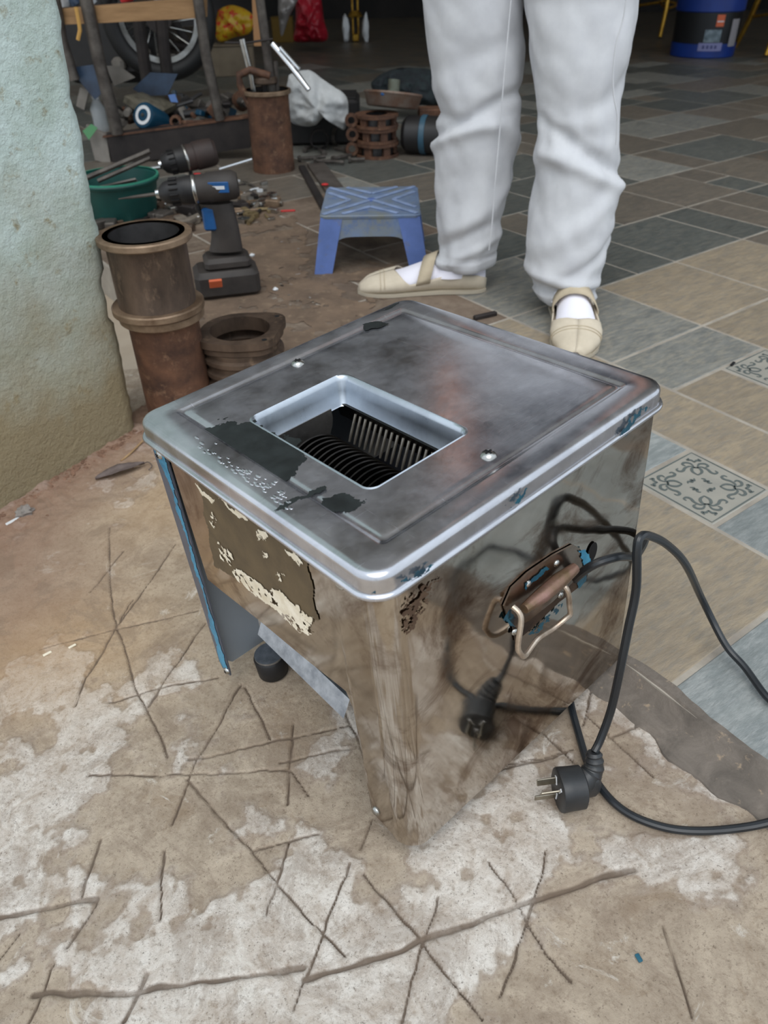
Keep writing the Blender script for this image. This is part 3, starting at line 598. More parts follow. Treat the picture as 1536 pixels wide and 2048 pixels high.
for k in range(120):
    u = random.uniform(388, 585); base = 897 + (u - 388) * .60; v = base + random.gauss(0, 12) * (1 if u < 520 else 1.3)
    q = ML(u, v, 2, H); s_ = random.uniform(.0018, .0036)
    if q.x < .012 or q.x > .045: continue
    wsp.ell((q.x, q.y, H - .0002), (s_, s_ * random.uniform(1, 2.4), .0011), None, 10, 6)
wsp_ = wsp.build('weld_spatter', STEEL_LID, slicer, ang=80); wsp_['kind'] = 'stuff'
# label residue on the front
gl = [tuple(ML(u, v, 0, C)[1:]) for u, v in ((398, 962), (500, 1032), (612, 1092), (636, 1240), (560, 1200), (470, 1155), (430, 1130))]
fr0 = lambda a, b_, h: (C - .0006 - h, a, b_)
ragged(gl, .0012, .0002, fr0, .004, 60, 30).build('label_residue', GLUE, slicer, ang=80, label='brown glue patch of a torn label')
for k, (pl, hl) in enumerate([([(392, 966), (412, 985), (432, 1000), (428, 1006), (405, 990)], 0), ([(442, 998), (480, 1020), (500, 1042), (478, 1034), (455, 1012)], .3), ([(515, 1062), (535, 1062), (540, 1072), (520, 1080)], .35), ([(572, 1098), (590, 1105), (612, 1128), (600, 1128), (580, 1112)], .35),
      ([(530, 1105), (542, 1108), (543, 1118), (532, 1118)], .3), ([(470, 1135), (490, 1142), (520, 1165), (540, 1180), (545, 1172), (570, 1190), (596, 1212), (612, 1225), (630, 1232), (618, 1258), (628, 1270), (600, 1262), (560, 1222), (515, 1190), (480, 1160), (465, 1140)], .36), ([(545, 1175), (565, 1180), (585, 1205), (605, 1215), (600, 1240), (560, 1210)], .1),
      ([(440, 1078), (470, 1110), (468, 1130), (446, 1118)], .55), ([(540, 1120), (576, 1150), (582, 1172), (560, 1158)], .60), ([(428, 1020), (440, 1040), (436, 1060), (424, 1040)], .58)]):
    ragged([tuple(ML(u, v, 0, C)[1:]) for u, v in pl], .0007, .0005 + .0001 * k, fr0, .004, 150, 60 + k, holes=hl).build('paper_scrap', PAPER, slicer, ang=80)
# galvanised tray under the front opening
zt = .120
a_ = ML(530, 1252, 0, .022); b_ = ML(703, 1418, 0, .022)
zt = -.004
MB().add([(.013, a_.y, a_.z - .004), (.013, b_.y, b_.z - .004), (.022, b_.y, b_.z + .012), (.022, a_.y, a_.z + .012), (.030, a_.y, a_.z + .013), (.030, b_.y, b_.z + .013), (.26, b_.y, b_.z + .055), (.26, a_.y, a_.z + .055)], [(0, 1, 2, 3), (3, 2, 5, 4), (4, 5, 6, 7)]).build('discharge_tray', ZINC, slicer, flat=True, label='bright galvanised discharge tray lip')
q = ML(633, 1358, 0, .021); screw((.0185, q.y, q.z + .004), (-.86, 0, .5), .0035, ZINC, 'tray_rivet', False)
pa = MB(); 
pa.add([(.0205, a_.y + .001, a_.z - .004), (.0205, a_.y + .001, a_.z + .02), (.0205, a_.y + .008, a_.z + .02), (.0205, a_.y + .008, a_.z - .006), (.06, a_.y + .008, a_.z + .0), (.06, a_.y + .008, a_.z + .02)], [(0, 1, 2, 3), (3, 2, 5, 4)]); pa.build('tray_end', ZINC, slicer, flat=True)
plate('housing', [(.035, .012, .150), (.035, .27, .150), (.035, .27, ZT - .02), (.035, .012, ZT - .02)], (-.001, 0, 0), BLACK)  # black sheet standing in for the shade of the closed interior
plate('divider', [(.035, .012, .165), (.3, .012, .165), (.3, .29, .165), (.035, .29, .165)], (0, 0, -.001), DKPAINT)
# rubber feet
for x, y in ((.052, .276), (.052, .036), (.278, .276), (.278, .036)):
    fz = -.0172; o = MB().lathe([(.0001, fz), (.0150, fz), (.0165, fz + .002), (.0175, .008), (.0160, .010), (.0001, .010)], 28, Matrix.Translation((x, y, 0))).build('foot', RUBBER, slicer, ang=40)
    if y > .2: MB().lathe([(.0001, .0100), (.0158, .0102), (.0158, .013), (.0001, .013)], 28, Matrix.Translation((x, y, 0))).build('foot_washer', ZINC, o, ang=40)
# blades, spacers and comb
bx, bz, br = .103, .2570, .0352
sh = MB().tube([(bx, .085, bz), (bx, .222, bz)], .019, 24).build('blade_shaft', BLADE, slicer)
NB = 18; meshb = None
for k in range(NB):
    y = .0870 + k * .0066; x_ = MB(); M4 = axisM((bx, y, bz), (0, 1, 0)); jr = random.uniform(-.0006, .0006)
    if meshb is None: o = x_.lathe([(.019, -.0006), (br - .001, -.0006), (br, 0), (br - .001, .0006), (.019, .0006)], 56, None).build('blade', BLADE, slicer, ang=30); meshb = o.data
    else: o = bpy.data.objects.new('blade', meshb); COL.objects.link(o); o.parent = slicer
    o.matrix_local = M4
meshb = None
for k in range(NB - 1):
    y = .0903 + k * .0066
    if meshb is None: o = MB().tube([(.1500, 0, .2945), (.1460, 0, .2860), (.1420, 0, .2775), (.1395, 0, .2720)], [.0013, .0014, .0014, .0010], 8).build('comb_tooth', TOOTH, slicer); meshb = o.data
    else: o = bpy.data.objects.new('comb_tooth', meshb); COL.objects.link(o); o.parent = slicer
    o.location = (0, y, 0)
plate('comb_bar', [(.1500, .075, .298), (.1500, .222, .298), (.1530, .222, .283), (.1530, .075, .283)], (.003, 0, 0), BLADE)
gpl = [(.068, .2985), (.138, .2985), (.1385, .290), (.1365, .282), (.1325, .2745), (.126, .2675), (.117, .262), (.108, .2585), (.098, .268), (.086, .280), (.068, .292)]
MB().add([(x, .2135, z) for x, z in gpl] + [(x, .2150, z) for x, z in gpl], [tuple(range(len(gpl))), tuple(range(2 * len(gpl) - 1, len(gpl) - 1, -1))] + [(i, (i + 1) % 11, (i + 1) % 11 + 11, i + 11) for i in range(11)]).build('guide_plate', mat('stained_guide_steel', (150, 146, 142), (110, 106, 104), .35, .9, 30, c3=(190, 180, 168), c3thr=(.6, .8)), slicer, flat=True)
# rim sealant smears, right side
frm = lambda a, b_, h: (a, -h, b_)
for k, g_ in enumerate([[(800, 1163), (835, 1140), (868, 1128), (850, 1146), (818, 1160)], [(1020, 1015), (1035, 988), (1055, 972), (1048, 992), (1032, 1010)], [(1240, 870), (1262, 832), (1290, 812), (1300, 815), (1272, 838), (1252, 872)], [(740, 1185), (748, 1180), (752, 1190)]]):
    ragged([(ML(u, v, 1, -.0008)[0], ML(u, v, 1, -.0008)[2]) for u, v in g_], .0006, .0010, frm, .0025, 260, 90 + k, holes=.44).build('sealant', TEAL, slicer, ang=80)
# hard black hole, handle plate and wire bail on the right side
q = ML(1180, 1103, 1, C); M4 = axisM((q.x + .002, C - .0009, q.z - .002), sd_)
MB().lathe([(.0001, .0001), (.0085, .0001)], 28, M4 @ Matrix.Diagonal((.8, 1.25, 1, 1))).build('cable_hole', BLACK, slicer, flat=True)
HPm = mat('rusted_handle_plate', (150, 136, 124), (122, 100, 84), .2, .95, 40, .0002, 90, c3=(140, 78, 58), c3thr=(.6, .75))
frs = lambda a, b_, h: (a, C - h, b_)
hp = [(1012, 1215), (1028, 1178), (1060, 1148), (1112, 1112), (1150, 1092), (1163, 1098), (1174, 1122), (1176, 1142), (1150, 1166), (1110, 1205), (1060, 1245), (1036, 1258), (1020, 1240)]
hpl = [(ML(u, v, 1, C - .004)[0], ML(u, v, 1, C - .004)[2]) for u, v in hp]
MB().add([(x, C - .0022, z) for x, z in hpl] + [(x, C - .0008, z) for x, z in hpl], [tuple(range(len(hpl))), tuple(range(2 * len(hpl) - 1, len(hpl) - 1, -1))] + [(i, i + len(hpl), (i + 1) % len(hpl) + len(hpl), (i + 1) % len(hpl)) for i in range(len(hpl))]).build('handle_plate', HPm, slicer, flat=True, label='rusty handle plate edged with blue sealant')
bar_ = [ML(u, v, 1, C - .010) for u, v in ((1048, 1218), (1085, 1190), (1120, 1160), (1150, 1136))]
MB().tube(bar_, [.004, .0062, .0064, .0045], 12).build('handle_pocket', mat('rusty_pocket', (158, 122, 112), (120, 98, 74), .35, .7, 60, .0004, 120), slicer)
for u, v in ((1117, 1129), (1060, 1170), (1033, 1266), (1125, 1192)): q = ML(u, v, 1, C - .004); screw((q.x, C - .0023, q.z), sd_, .0032, STEEL_BR, 'rivet', False)
low_ = [(1025, 1250), (1180, 1140), (1172, 1165), (1120, 1205), (1060, 1262), (1032, 1285)]
lpl = [(ML(u, v, 1, C - .002)[0], ML(u, v, 1, C - .002)[2]) for u, v in low_]
MB().add([(x, C - .0014, z) for x, z in lpl] + [(x, C - .0007, z) for x, z in lpl], [tuple(range(6)), tuple(range(11, 5, -1))] + [(i, i + 6, (i + 1) % 6 + 6, (i + 1) % 6) for i in range(6)]).build('handle_backing', mat('dark_rusted_backing', (84, 66, 52), (52, 40, 34), .6, .6, 40), slicer, flat=True)
q1, q2 = ML(1042, 1235, 1, C - .013), ML(1135, 1182, 1, C - .013)
bl = [q1 + Vector((.0, .008, .006)), q1, ML(1036, 1290, 1, C - .016), ML(1040, 1306, 1, C - .017), ML(1050, 1311, 1, C - .015), ML(1075, 1278, 1, C - .012), ML(1105, 1258, 1, C - .012), ML(1130, 1238, 1, C - .014), ML(1140, 1228, 1, C - .014), ML(1139, 1210, 1, C - .013), q2, q2 + Vector((0, .008, .006))]
MB().tube(spline(bl, 6), .0023, 10).build('bail_handle', mat('worn_wire', (206, 192, 176), (160, 140, 122), .35, .8, 60), slicer, label='bent wire carrying handle')
for k, g_ in enumerate([[(1040, 1168), (1060, 1150), (1088, 1128), (1092, 1134), (1064, 1158), (1046, 1176)], [(1152, 1095), (1165, 1098), (1176, 1115), (1180, 1135), (1168, 1145), (1158, 1120)], [(1005, 1228), (1016, 1216), (1028, 1232), (1036, 1248), (1016, 1250), (1002, 1236)], [(1148, 1160), (1170, 1140), (1168, 1160), (1152, 1178)], [(1050, 1268), (1105, 1215), (1125, 1200), (1110, 1225), (1070, 1265)]]):
    ragged([(ML(u, v, 1, C)[0], ML(u, v, 1, C)[2]) for u, v in g_], .0006, .0030 if k < 2 else .0022, frs, .0025, 200, 120 + k, holes=.5 if k == 4 else 0).build('sealant', BLUESEAL if k == 1 else TEAL, slicer, ang=80)
# dark grime streaks down the side from the rim
GRIME = mat('side_grime', (84, 64, 52), (104, 84, 68), .5, .5, 80)
for k, g_ in enumerate([[(812, 1195), (860, 1165), (880, 1150), (868, 1180), (845, 1215), (828, 1250), (812, 1270), (800, 1260)]]):
    ragged([(ML(u, v, 1, C)[0], ML(u, v, 1, C)[2]) for u, v in g_], .0007, .0011, frs, .006, 260, 140 + k, holes=.50).build('grime', GRIME, slicer, ang=80)
# power cord and plug
def mloc(wp): return BM.transposed() @ (Vector(wp) - OM)
cp = [ML(1150, 1158, 1, C - .001), ML(1168, 1142, 1, C - .012), ML(1195, 1126, 1, C - .022), ML(1235, 1114, 1, C - .028), ML(1272, 1110, 1, -.015), mloc(G(1300, 1125, .05)), mloc(P(1290, 1240, .006)) + Vector((.03, .03, 0))]
cord_r = .0036
first_ = cp[:5] + [Vector((.314, .006, .160)), Vector((.319, .030, .110)), Vector((.314, .055, .040)), Vector((.296, .055, -.004)), Vector((.262, .040, -.0095))]
A1 = ML(1281, 1074, 1, -.028)
far_pts = [mloc(G(1142, 1408, .0045)), mloc(G(1158, 1470, .0045)), mloc(G(1180, 1538, .0045)), mloc(G(1215, 1592, .0045)), mloc(G(1262, 1630, .0045)), mloc(G(1330, 1655, .0045)), mloc(G(1400, 1662, .0045)), mloc(G(1480, 1656, .0055)), mloc(G(1548, 1642, .010)),
           mloc(P(1640, 1610, .0065)), mloc(P(1720, 1560, .0060)), mloc(P(1730, 1500, .0060)), mloc(P(1670, 1450, .0065)), mloc(P(1590, 1420, .007)), mloc(P(1540, 1400, .0075)), mloc(P(1490, 1335, .012)), mloc(P(1450, 1288, .022)), ML(1405, 1200, 1, -.030), ML(1372, 1130, 1, -.032), ML(1335, 1090, 1, -.030), ML(1300, 1072, 1, -.028), A1,
           ML(1274, 1100, 1, -.030), ML(1272, 1180, 1, -.036), ML(1256, 1260, 1, -.040), ML(1240, 1340, 1, -.044), ML(1222, 1420, 1, -.045), ML(1202, 1476, 1, -.046), ML(1189, 1503, 1, -.047)]
MB().tube(spline(first_ + far_pts, 8), cord_r, 10).build('power_cord', CORDM, slicer)
pz = ML(1190, 1500, 1, pc.y - .004) if False else ML(1188, 1504, 1, -.047); ph = mloc(G(1140, 1592, .018)); ax_ = (pz - ph)
plug = MB()
pd = (BM.transposed() @ Vector((-1, -.13, 0))).normalized()          # pins point this way
pc = ML(1132, 1578, 2, -GD + .0195)
up_ = Vector((0, 0, 1)); side = pd.cross(up_).normalized(); up_ = side.cross(pd).normalized()
M4 = Matrix(((side.x, up_.x, pd.x, pc.x), (side.y, up_.y, pd.y, pc.y), (side.z, up_.z, pd.z, pc.z), (0, 0, 0, 1)))
def plugring(rx, ry, z, flat_=.0): 
    out = []
    for k in range(36):
        a = 2 * math.pi * k / 36; c_, s_ = math.cos(a), math.sin(a); out.append((rx * math.copysign(abs(c_) ** .85, c_), ry * math.copysign(abs(s_) ** .85, s_) , z))
    return out
plug.loft([plugring(.0150, .0165, -.0155), plugring(.0178, .0185, -.0140), plugring(.0180, .0188, -.002), plugring(.0186, .0192, .0055), plugring(.0180, .0186, .0070), plugring(.0165, .0172, .0078)], True, True, M4)
po = plug.build('plug', PLUGM, slicer, ang=35, label='black angled three-pin plug')
nk = spline([pc - pd * .010 + Vector((0, 0, .002)), pc - pd * .013 + (pz - pc) * .45, pz], 10)
nr = [.0125 - .0062 * (k / 20) ** .9 + (.0006 if k % 3 == 0 and 6 < k < 19 else -.0002) for k in range(21)]; nr[-1] = .0058
MB().tube(nk, nr, 16).build('strain_relief', PLUGM, po, ang=25)
MB().loft([plugring(.0070, .0150, -.016), plugring(.0066, .0140, -.027), plugring(.005, .010, -.030)], True, True, M4).build('finger_grip', PLUGM, po)
for (px, py, rz) in ((-.0055, .0070, .45), (.0055, .0070, -.45), (0.0, -.0075, 0)):
    K = M4 @ Matrix.Translation((px, py, .0078)) @ Matrix.Rotation(rz, 4, 'Z')
    ln = .018 if py > 0 else .0200
    MB().box((0, 0, ln / 2), (.0016, .0062, ln), K, .0004).build('pin', mat('nickel_pin', (168, 162, 148), (140, 132, 118), .3, .95, 50), po, flat=True)
    MB().box((0, 0, .0003), (.0030, .0080, .0010), K).build('pin_collar', WHITEP, po, flat=True)

# ================================================================ THE PERSON
def oo(px, py, Y):  # world point
    return PY(px, py, Y)
person = thing('person', 'person standing in off-white denim trousers, white socks and beige strap shoes', 'person', (.28, 1.46, 0))
PO = Vector((.28, 1.46, 0))
def legmesh(mb, rows, yf, seed, ext):
    rings = []; pts = []
    for v, xl, xr in rows:
        a = PY(xl, v, yf(v)); b_ = PY(xr, v, yf(v)); pts.append(((a + b_) / 2, (b_ - a).length / 2))
    pts = pts[::-1]                                     # hem first
    cz = [p[0].z for p in pts]; out = []
    zs = np.linspace(cz[0], cz[-1], 90); xs = np.interp(zs, cz, [p[0].x for p in pts]); yv = np.interp(zs, cz, [p[0].y for p in pts]); rs = np.interp(zs, cz, [p[1] for p in pts])
    N = 56
    for j, z in enumerate(zs):
        ring = []; r0 = rs[j]
        for k in range(N):
            a = 2 * math.pi * k / N; ca, sa = math.cos(a), math.sin(a)
            q = Vector((ca * 1.2 + seed, sa * 1.2, z * 9))
            f = 0
            for zf, ph, am, wd, sl in FOLDS[seed]:      # diagonal folds
                dd = z - (zf + sl * math.sin(a - ph)); f += am * math.exp(-(dd / wd) ** 2) * (.5 + .5 * math.cos(a - ph))
            f += noise.noise(q) * .0065 + (abs(noise.noise(Vector((ca * 2 + seed, sa * 2, z * 16 + a)))) - .2) * .008
            f += .0010 * max(0, math.cos((a - math.radians(250)) * 1)) ** 40
            if j < 6: f += .0018 * (1 if j in (1, 2, 3, 4) else 0) - (.003 if j == 5 else 0) + .0006 * math.sin(k * 2.4)
            r_ = r0 + f - (0.002 if j else .003)
            ring.append((xs[j] + ca * r_ - PO.x, yv[j] + sa * r_ * .92 - PO.y, z + (0.004 * math.sin(a + 1) if j < 6 else 0)))
        rings.append(ring)
    if ext:                                             # up to the hip
        top = rings[-1]; cx, cy, rr0 = xs[-1] - PO.x, yv[-1] - PO.y, rs[-1]
        for j in range(1, 13):
            t_ = j / 12; z = zs[-1] + t_ * (0.76 - zs[-1]); hx, hy = ext; k_ = t_ * t_ * (3 - 2 * t_)
            rr1 = rr0 * (1 - k_) + .093 * k_
            rings.append([((cx * (1 - k_) + hx * k_) + math.cos(2 * math.pi * k / N) * rr1, (cy * (1 - k_) + hy * k_) + math.sin(2 * math.pi * k / N) * rr1 * .95, z) for k in range(N)])
    mb.loft(rings, False, True)
FOLDS = {1: [(.335, -2.0, -.013, .010, .040), (.300, -2.6, .011, .013, .03), (.315, -.9, .007, .016, -.03), (.175, -1.2, .006, .020, .05), (.115, -2.2, -.008, .012, .035), (.09, -1.7, .008, .012, .03), (.44, -1.5, -.005, .02, .03)],
         2: [(.300, -1.6, -.013, .012, -.045), (.262, -1.3, .012, .014, -.03), (.285, -2.6, .006, .014, .02), (.19, -1.4, .006, .022, .06), (.115, -1.0, -.008, .014, .05), (.075, -1.7, .012, .012, -.012), (.055, -1.6, -.010, .009, -.01), (.38, -1.0, -.005, .018, .03)]}
legL = [(-40, 842, 1050), (0, 845, 1050), (60, 850, 1052), (120, 855, 1050), (180, 864, 1046), (225, 880, 1040), (245, 870, 1038), (300, 868, 1032), (360, 871, 1022), (420, 873, 1012), (465, 876, 1002), (495, 873, 996), (512, 870, 992), (522, 872, 990), (530, 878, 988)]
legR = [(-40, 1044, 1280), (0, 1050, 1274), (60, 1055, 1270), (120, 1060, 1264), (200, 1067, 1244), (235, 1066, 1240), (260, 1075, 1238), (300, 1075, 1235), (400, 1066, 1232), (470, 1056, 1222), (520, 1050, 1208), (552, 1052, 1194), (575, 1064, 1190), (590, 1076, 1190), (597, 1082, 1188)]
tb = MB(); legmesh(tb, legL, lambda v: 1.565, 1, (-.085, .07)); legmesh(tb, legR, lambda v: 1.43 + .06 * max(0, min(1, (590 - v) / 590)), 2, (.085, .07))
tb.loft([[((.185 * s_) * math.cos(2 * math.pi * k / 40), .07 + (.115 * s_) * math.sin(2 * math.pi * k / 40), z) for k in range(40)] for z, s_ in ((.745, .82), (.77, .97), (.82, 1.0), (.88, .95), (.93, .86))], True, True)
trousers = tb.build('trousers', JEANS, person, ang=80)
# side seam cords, as the trousers' own parts
def seam(px, Yf, nm='seam'):
    pts = [PY(u, v, Yf) - PO for u, v in px]; return MB().tube(spline(pts, 5), .0013, 6).build(nm, JEANS, trousers)
# shoes and socks
def foot(heel, toe, ankle, cx, flip, strapat, nm):
    heel = Vector(heel); toe = Vector(toe); d = (toe - heel); L = d.length; d.normalize(); s = Vector((-d.y, d.x, 0))
    N = 32
    def sec(t, infl=0, a0=None, a1=None, n=N):
        wv = np.interp(t, [0, .05, .15, .35, .55, .72, .85, .94, 1.0], [.012, .026, .032, .033, .039, .043, .038, .026, .006]) + infl
        hv = np.interp(t, [0, .06, .2, .35, .5, .65, .8, .92, 1.0], [.045, .060, .072, .072, .056, .042, .034, .026, .010]) + infl
        bend = .010 * math.sin(math.pi * t) * flip
        c0 = heel + d * (t * L) + s * bend; r = []
        for k in range(n if a0 is None else n + 1):
            a = 2 * math.pi * k / n if a0 is None else a0 + (a1 - a0) * k / n
            ca, sa = math.cos(a), math.sin(a)
            zz = hv / 2 + (hv / 2) * math.copysign(abs(sa) ** (.75 if sa < 0 else .95), sa); ww = wv * math.copysign(abs(ca) ** .8, ca) * (1 - .22 * max(0, sa))
            q = c0 + s * ww; r.append(Vector((q.x - PO.x, q.y - PO.y, max(.0015, zz + .004))))
        return r
    sk = MB(); sk.loft([[tuple(p) for p in sec(t, -.003)] for t in np.linspace(.0, .97, 26)])
    an = Vector(ankle); rings = []
    for j in range(12):
        t_ = j / 11; c_ = (heel + d * (L * (.27 - .05 * t_))).lerp(Vector((an.x, an.y, 0)), t_ * .8); z = .035 + t_ * (an.z - .035); rx = .046 - .013 * min(1, t_ * 1.6); ry = .034 - .003 * t_
        rings.append([tuple(c_ + d * (rx * math.cos(2 * math.pi * k / N)) + s * (ry * math.sin(2 * math.pi * k / N)) + Vector((-PO.x, -PO.y, z + .0006 * math.sin(j * 2.5)))) for k in range(N)])
    sk.loft(rings); sock = sk.build('sock', SOCK, person, ang=80)
    shl = MB(); rings = []
    for t in np.linspace(0.0, 1.0, 44):
        if t < .10: e_ = .10
        elif t < .60: e_ = .10 - .15 * math.sin((t - .10) / .50 * math.pi / 2) ** .6
        elif t < .72: e_ = -.05 + 1.62 * ((t - .60) / .12) ** 1.6
        else: e_ = 1.5708
        e_ = min(e_, 1.5708); rings.append([tuple(p) for p in sec(t, .0022, math.pi - e_, 2 * math.pi + e_, 30)])
    shl.loft(rings, False, False); sh_ = shl.build('shoe', SHOE, person, ang=80)
    so_ = sh_.modifiers.new('thick', 'SOLIDIFY'); so_.thickness = .0022; so_.offset = 1
    # sole
    sl = MB(); top = []
    ts = np.linspace(0.0, 1, 26); 
    for sgn, tt in ((1, ts), (-1, ts[::-1])):
        for t in tt:
            wv = np.interp(t, [0, .05, .15, .35, .55, .72, .85, .94, 1.0], [.012, .026, .032, .033, .039, .043, .038, .026, .006]) + .003; q = heel + d * (t * L + (.003 if t > .5 else -.002)) + s * (wv * sgn + .010 * math.sin(math.pi * t) * flip); top.append((q.x - PO.x, q.y - PO.y))
    sl.prism(top, .0008, .0075); sl.build('sole', SOLED, sh_, ang=30)
    # strap across the instep
    a, b_ = strapat; rings = []
    for k in range(25):
        ph = math.pi + .15 - (math.pi + .30) * k / 24; t = a + (b_ - a) * k / 24; row = []
        for dt in (-.055, .055):
            n_ = sec(t + dt, .0045, 0, 2 * math.pi, 64); i_ = int(round((ph % (2 * math.pi)) / (2 * math.pi) * 64)) % 64; row.append(tuple(n_[i_]))
        rings.append(row)
    st = MB(); st.loft(rings, False, False); so = st.build('strap', STRAPM, sh_, ang=80); mo = so.modifiers.new('thick', 'SOLIDIFY'); mo.thickness = .0016; mo.offset = 1
    # stitched toe cap seam
    for t in (.80, .83): MB().tube([p for p in sec(t, .0050, -.15, math.pi + .15, 24)], .0008, 6).build('seam', STRAPM, sh_)
    MB().tube([sec(t, .0036, math.pi - .0, math.pi, 1)[0] + Vector((0, 0, 0)) for t in (.1, .3, .5)], .0008, 6).build('seam', STRAPM, sh_)
hl, tl = P(968, 578), P(722, 588)
foot((hl.x, hl.y, 0), (tl.x - .004, tl.y + .008, 0), (PY(932, 530, 1.565).x, 1.565, .100), 0, -1, (.36, .50), 'l')
hr_, tr_ = P(1128, 612), P(1148, 722)
foot((hr_.x, hr_.y + .02, 0), (tr_.x, tr_.y, 0), (PY(1134, 590, 1.43).x, 1.43, .10), 0, 1, (.40, .44), 'r')
for px, Y_ in (([(1254, -10), (1246, 40), (1232, 90), (1226, 150), (1228, 195), (1235, 235), (1232, 290)], 1.43 - .075), ([(1022, 0), (1014, 90), (1006, 180), (998, 280), (990, 370), (984, 450), (978, 500)], 1.565 - .085)): seam(px, Y_)
# the upper body, which only the polished lid sees
bd = bpy.data.meshes.new('body'); J = [(0, .07, .95), (0, .06, 1.12), (0, .06, 1.30), (0, .05, 1.40), (0, .04, 1.47), (0, .03, 1.56),
    (-.15, .06, 1.32), (-.20, .06, 1.08), (-.215, .00, .86), (-.21, -.02, .79), (.15, .06, 1.32), (.20, .06, 1.08), (.215, .00, .86), (.21, -.02, .79)]
ED = [(0, 1), (1, 2), (2, 3), (3, 4), (4, 5), (2, 6), (6, 7), (7, 8), (8, 9), (2, 10), (10, 11), (11, 12), (12, 13)]
RD = [(.13, .10), (.115, .09), (.13, .09), (.055, .05), (.05, .05), (.075, .09), (.052, .052), (.042, .042), (.030, .030), (.034, .018), (.052, .052), (.042, .042), (.030, .030), (.034, .018)]
for sx_ in (-1, 1):
    b0 = 9 if sx_ < 0 else 13
    for k, (dx, dz, ln) in enumerate(((-.024, 0, .062), (-.008, 0, .072), (.008, 0, .068), (.024, 0, .052), (.034, .045, .05))):
        p0 = len(J); x0 = .21 * sx_ + dx * .2; J += [(x0, -.022 - dx, .765 + dz), (x0 - .006 * sx_, -.026 - dx, .765 + dz - ln * .5), (x0 - .014 * sx_, -.024 - dx, .765 + dz - ln)]; RD += [(.011, .011), (.009, .009), (.008, .008)]; ED += [(b0, p0), (p0, p0 + 1), (p0 + 1, p0 + 2)]
bd.from_pydata(J, ED, []); bo = bpy.data.objects.new('body', bd); COL.objects.link(bo); bo.parent = person; bd.materials.append(SKIN)
sm_ = bo.modifiers.new('skin', 'SKIN'); ss_ = bo.modifiers.new('sub', 'SUBSURF'); ss_.levels = ss_.render_levels = 2
for k, rr_ in enumerate(RD): bd.skin_vertices[0].data[k].radius = rr_
bd.skin_vertices[0].data[0].use_root = True
hd = MB(); hd.ell((0, .02, 1.60), (.155, .19, .225), None, 20, 14)
hd.ell((0, -.078, 1.585), (.026, .03, .045)); hd.ell((-.032, -.066, 1.605), (.03, .02, .016)); hd.ell((.032, -.066, 1.605), (.03, .02, .016)); hd.ell((0, -.068, 1.545), (.05, .02, .014)); hd.ell((-.08, .02, 1.59), (.02, .035, .06)); hd.ell((.08, .02, 1.59), (.02, .035, .06))
hd.build('head', SKIN, person)
MB().ell((0, .045, 1.635), (.185, .20, .21), None, 20, 12, .12, 3).build('hair', HAIR, person)
st_ = MB(); st_.loft([[((r_) * math.cos(2 * math.pi * k / 40), .065 + (r_ * .66) * math.sin(2 * math.pi * k / 40), z) for k in range(40)] for z, r_ in ((.86, .185), (.90, .182), (1.0, .165), (1.1, .165), (1.25, .19), (1.34, .18), (1.40, .11), (1.43, .06))], True, True)
for s_ in (-1, 1): st_.tube([(.13 * s_, .06, 1.33), (.175 * s_, .06, 1.22), (.195 * s_, .06, 1.12)], [.075, .07, .068], 20)
st_.build('shirt', SHIRT, person)

# ================================================================ BLUE STOOL
def on(u, v): return P(u, v, 0)
SX = []
sa, sb, sc_ = on(632, 548), on(838, 532), None
fd = (sb - sa); fd.z = 0; sw = .262; fdir = Vector((.995, -.02, 0)).normalized(); bdir = Vector((-fdir.y, fdir.x, 0))
sc0 = Vector((sa.x, sa.y, 0)) + fdir * (sw / 2 - .006) + bdir * .130
stool = thing('step_stool', 'low blue plastic step stool with a ribbed worn grey top', 'stool', sc0, (0, 0, math.atan2(fdir.y, fdir.x)))
HS = .122; tw_, tdp = .108, .118; bw_, bdp = .128, .132
q4 = MB()
def lerp(a, b_, t_): return a + (b_ - a) * t_
for sx_, sy_ in ((-1, -1), (1, -1), (1, 1), (-1, 1)):
    lg = MB(); rings = []
    for z, o in ((HS - .004, 0), (.06, .5), (.0, 1)):
        W2 = lerp(tw_, bw_, o); D2 = lerp(tdp, bdp, o); a = .048 - .008 * o; t_ = .004
        pts = [(W2, D2), (W2 - a, D2), (W2 - a, D2 - t_), (W2 - t_, D2 - t_), (W2 - t_, D2 - a), (W2, D2 - a)]
        rings.append([(x * sx_, y * sy_, z) for x, y in (pts if sx_ * sy_ > 0 else pts[::-1])])
    lg.loft(rings).build('leg', STOOLB, stool, flat=True)
for nm, s_ in (('front', -1), ('back', 1)):
    m_ = MB(); n_ = 20; vs = []
    for k in range(n_ + 1):
        x = lerp(-(bw_ - .040), bw_ - .040, k / n_); zb = .078 - .030 * (abs(x) / .09) ** 6; zb = max(zb, .03); o1 = (HS - zb) / HS; y1 = lerp(tdp, bdp, o1) - .003; x2 = x * .98
        vs.append([(x2, s_ * (tdp - .001), HS - .003), (x, s_ * y1, zb), (x, s_ * (y1 - .004), zb), (x2, s_ * (tdp - .006), HS - .003)])
    m_.loft(vs, True, True).build('apron', STOOLT, stool, ang=30)
for s_ in (-1, 1):
    m_ = MB(); vs = []
    for k in range(15):
        y = lerp(-(bdp - .038), bdp - .038, k / 14); zb = max(.03, .078 - .030 * (abs(y) / .068) ** 6); o1 = (HS - zb) / HS; x1 = lerp(tw_, bw_, o1) - .003
        vs.append([(s_ * (tw_ - .001), y, HS - .003), (s_ * x1, y, zb), (s_ * (x1 - .004), y, zb), (s_ * (tw_ - .006), y, HS - .003)])
    m_.loft(vs, True, True).build('apron', STOOLT, stool, ang=30)
